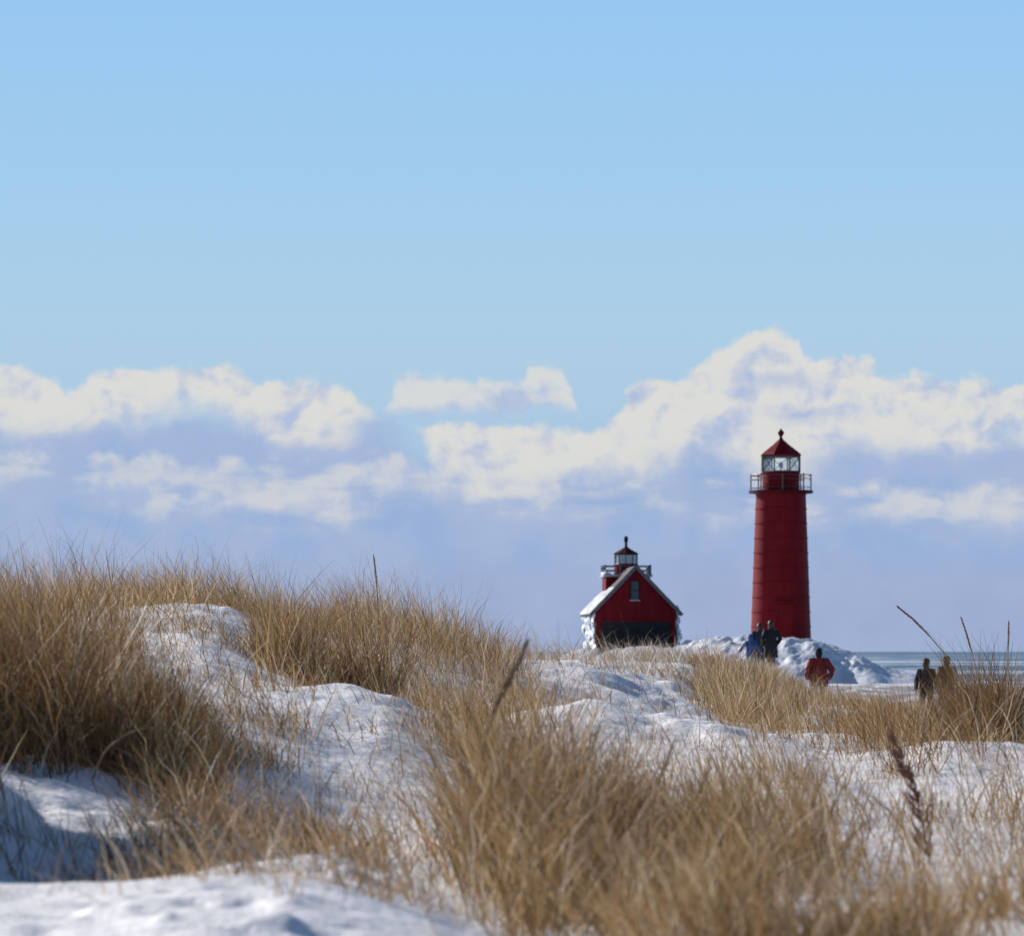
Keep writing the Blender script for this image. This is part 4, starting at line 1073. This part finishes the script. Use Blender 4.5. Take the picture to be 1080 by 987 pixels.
def plume_stalk():
    """big drooping seed plume: an axis with many short branches crowded with spikelets"""
    d = 14.0
    pts = [(940, 776), (948, 793), (955, 812), (965, 838), (972, 858), (974, 878), (980, 905), (986, 940), (992, 990), (996, 1040)]
    P = [Vector((wx(a, d), d, wz(b, d))) for a, b in pts]
    zg = float(ground((P[-1].x/d*F+PX0), d)[0] if np.ndim(ground(P[-1].x/d*F+PX0, d)) else ground(P[-1].x/d*F+PX0, d))
    P[-1].z = min(P[-1].z, zg-.02); org = P[-1].copy(); P = [p-org for p in P]
    r = empty('grass_stalk', org); tag(r, 'tall dark red-brown seed plume with drooping branches above the lower right grass', 'grass stalk')
    bm = bmesh.new(); add_tube(bm, P, [.0016, .002, .0026, .003, .0034, .0038, .0042, .0046, .005, .0052], 7); obj('stem', bm, M_SEED, r, smooth=True)
    rs = random.Random(4); bm = bmesh.new()
    # where along the axis (0 tip .. 1), how long, how many, lean to the left (-1) or right (1)
    spec = []
    for k in range(26): spec.append((rs.uniform(.0, .22), rs.uniform(.006, .016), rs.choice((-1, 1)), .0020))
    for k in range(26): spec.append((rs.uniform(.20, .40), rs.uniform(.016, .034), -1 if rs.random() < .75 else 1, .0024))
    for k in range(34): spec.append((rs.uniform(.36, .60), rs.uniform(.014, .032), -1 if rs.random() < .45 else 1, .0030))
    for k in range(34): spec.append((rs.uniform(.60, 1.0), rs.uniform(.026, .058), -1 if rs.random() < .6 else 1, .0022))
    L = 6
    for f, ln, sd, w in spec:
        ln *= 1.7; w *= 1.25
        q = f*L; i = min(int(q), L-1); c = P[i].lerp(P[i+1], q-i); t = (P[i]-P[i+1]).normalized()
        out = Vector((sd*rs.uniform(.4, 1), rs.uniform(-.8, .8), 0)).normalized()
        e = c+t*ln*rs.uniform(.75, 1.0)+out*ln*rs.uniform(.30, .60)
        mid_ = c.lerp(e, .5)+out*ln*.12
        B = [c, c.lerp(mid_, .5), mid_, mid_.lerp(e, .5), e]
        add_tube(bm, B, [.0007, w*.8, w, w*.8, .0004], 5)
        for k in range(max(3, int(ln/.0030))):
            u = rs.random(); g = min(int(u*4), 3); b = B[g].lerp(B[g+1], u*4-g)
            v = Vector((rs.uniform(-1, 1), rs.uniform(-1, 1), rs.uniform(-.6, .4)))*.006
            add_tube(bm, [b, b+v*.6+t*.002, b+v+t*.004], [.0008, .0016, .0003], 4)
    obj('seed_head', bm, M_SEEDD, r)
def build_stalks():
    plume_stalk()
    stalk('thick tan seed spike leaning right above the foreground clump', [(556, 676), (545, 702), (520, 752), (506, 800), (494, 860)], 12.6, .27, .015, .0040, M_SEED)
    stalk('short dark seed spike upright on the left grassy ridge', [(394, 586), (396, 604), (398, 628), (399, 672)], 40, .36, .014, .006, M_TAN)
    stalk('brown seed spike leaning far left over the water', [(947, 640), (966, 656), (985, 676), (1004, 702), (1018, 740)], 33, .36, .012, .005, M_SEED)
    stalk('slender brown spike standing between the leaning one and the last thin reed', [(1014, 652), (1021, 674), (1028, 700), (1036, 748)], 33, .30, .010, .0045, M_SEED)
    stalk('thinnest upright reed against the water, farthest right', [(1064, 656), (1063, 690), (1061, 748)], 33, .24, .008, .004, M_SEED)
    stalk('brown stalk leaning right across the middle snow patch', [(713, 776), (704, 800), (692, 832), (684, 880)], 14.5, .0, .008, .0048)
    stalk('blurred tan stalk lower than the one on the snow patch', [(748, 810), (736, 838), (722, 870), (712, 910)], 12.5, .16, .008, .0036, M_TAN)
    stalk('tan seed spike upright in the shaded left clump', [(91, 668), (84, 690), (76, 722), (72, 790)], 17.4, .20, .011, .004, M_TAN)
    stalk('short tan seed spike at the foot of the left clump', [(56, 728), (50, 752), (42, 790), (39, 815)], 17.1, .18, .010, .004, M_TAN)
    stalk('thin tan spike amid the middle of the foreground clump', [(600, 758), (604, 778), (606, 806), (607, 870)], 12.0, .14, .008, .0032, M_TAN)
    stalk('pale forked-looking spike right of the clump centre', [(632, 764), (626, 786), (618, 812), (616, 880)], 11.8, .14, .008, .0032, M_TAN)
    stalk('thin brown stalk leaning right behind the dark plume', [(958, 832), (951, 856), (942, 886), (934, 930)], 13.5, .0, .006, .0030)
    stalk('dark twig leaning left on the right snow hump', [(975, 788), (984, 806), (994, 826), (1000, 842)], 22.5, .0, .006, .0060, M_SEEDD)
    stalk('pale blade arched over the shaded hollow at left', [(186, 782), (172, 769), (148, 769), (122, 782), (106, 800), (98, 822)], 17.0, .0, .006, .0056)
    stalk('pale blade arched low across the foreground clump', [(664, 846), (640, 848), (606, 858), (572, 874), (560, 900)], 10.5, .0, .006, .0034)
    stalk('bent straw lying over the bottom grass, right of centre', [(735, 905), (706, 909), (676, 918), (650, 934), (640, 960)], 9.6, .0, .006, .0036)
    stalk('long thin straw slanting up at the bottom right', [(953, 906), (925, 938), (890, 968), (866, 990)], 9.4, .0, .006, .0030)
build_stalks()
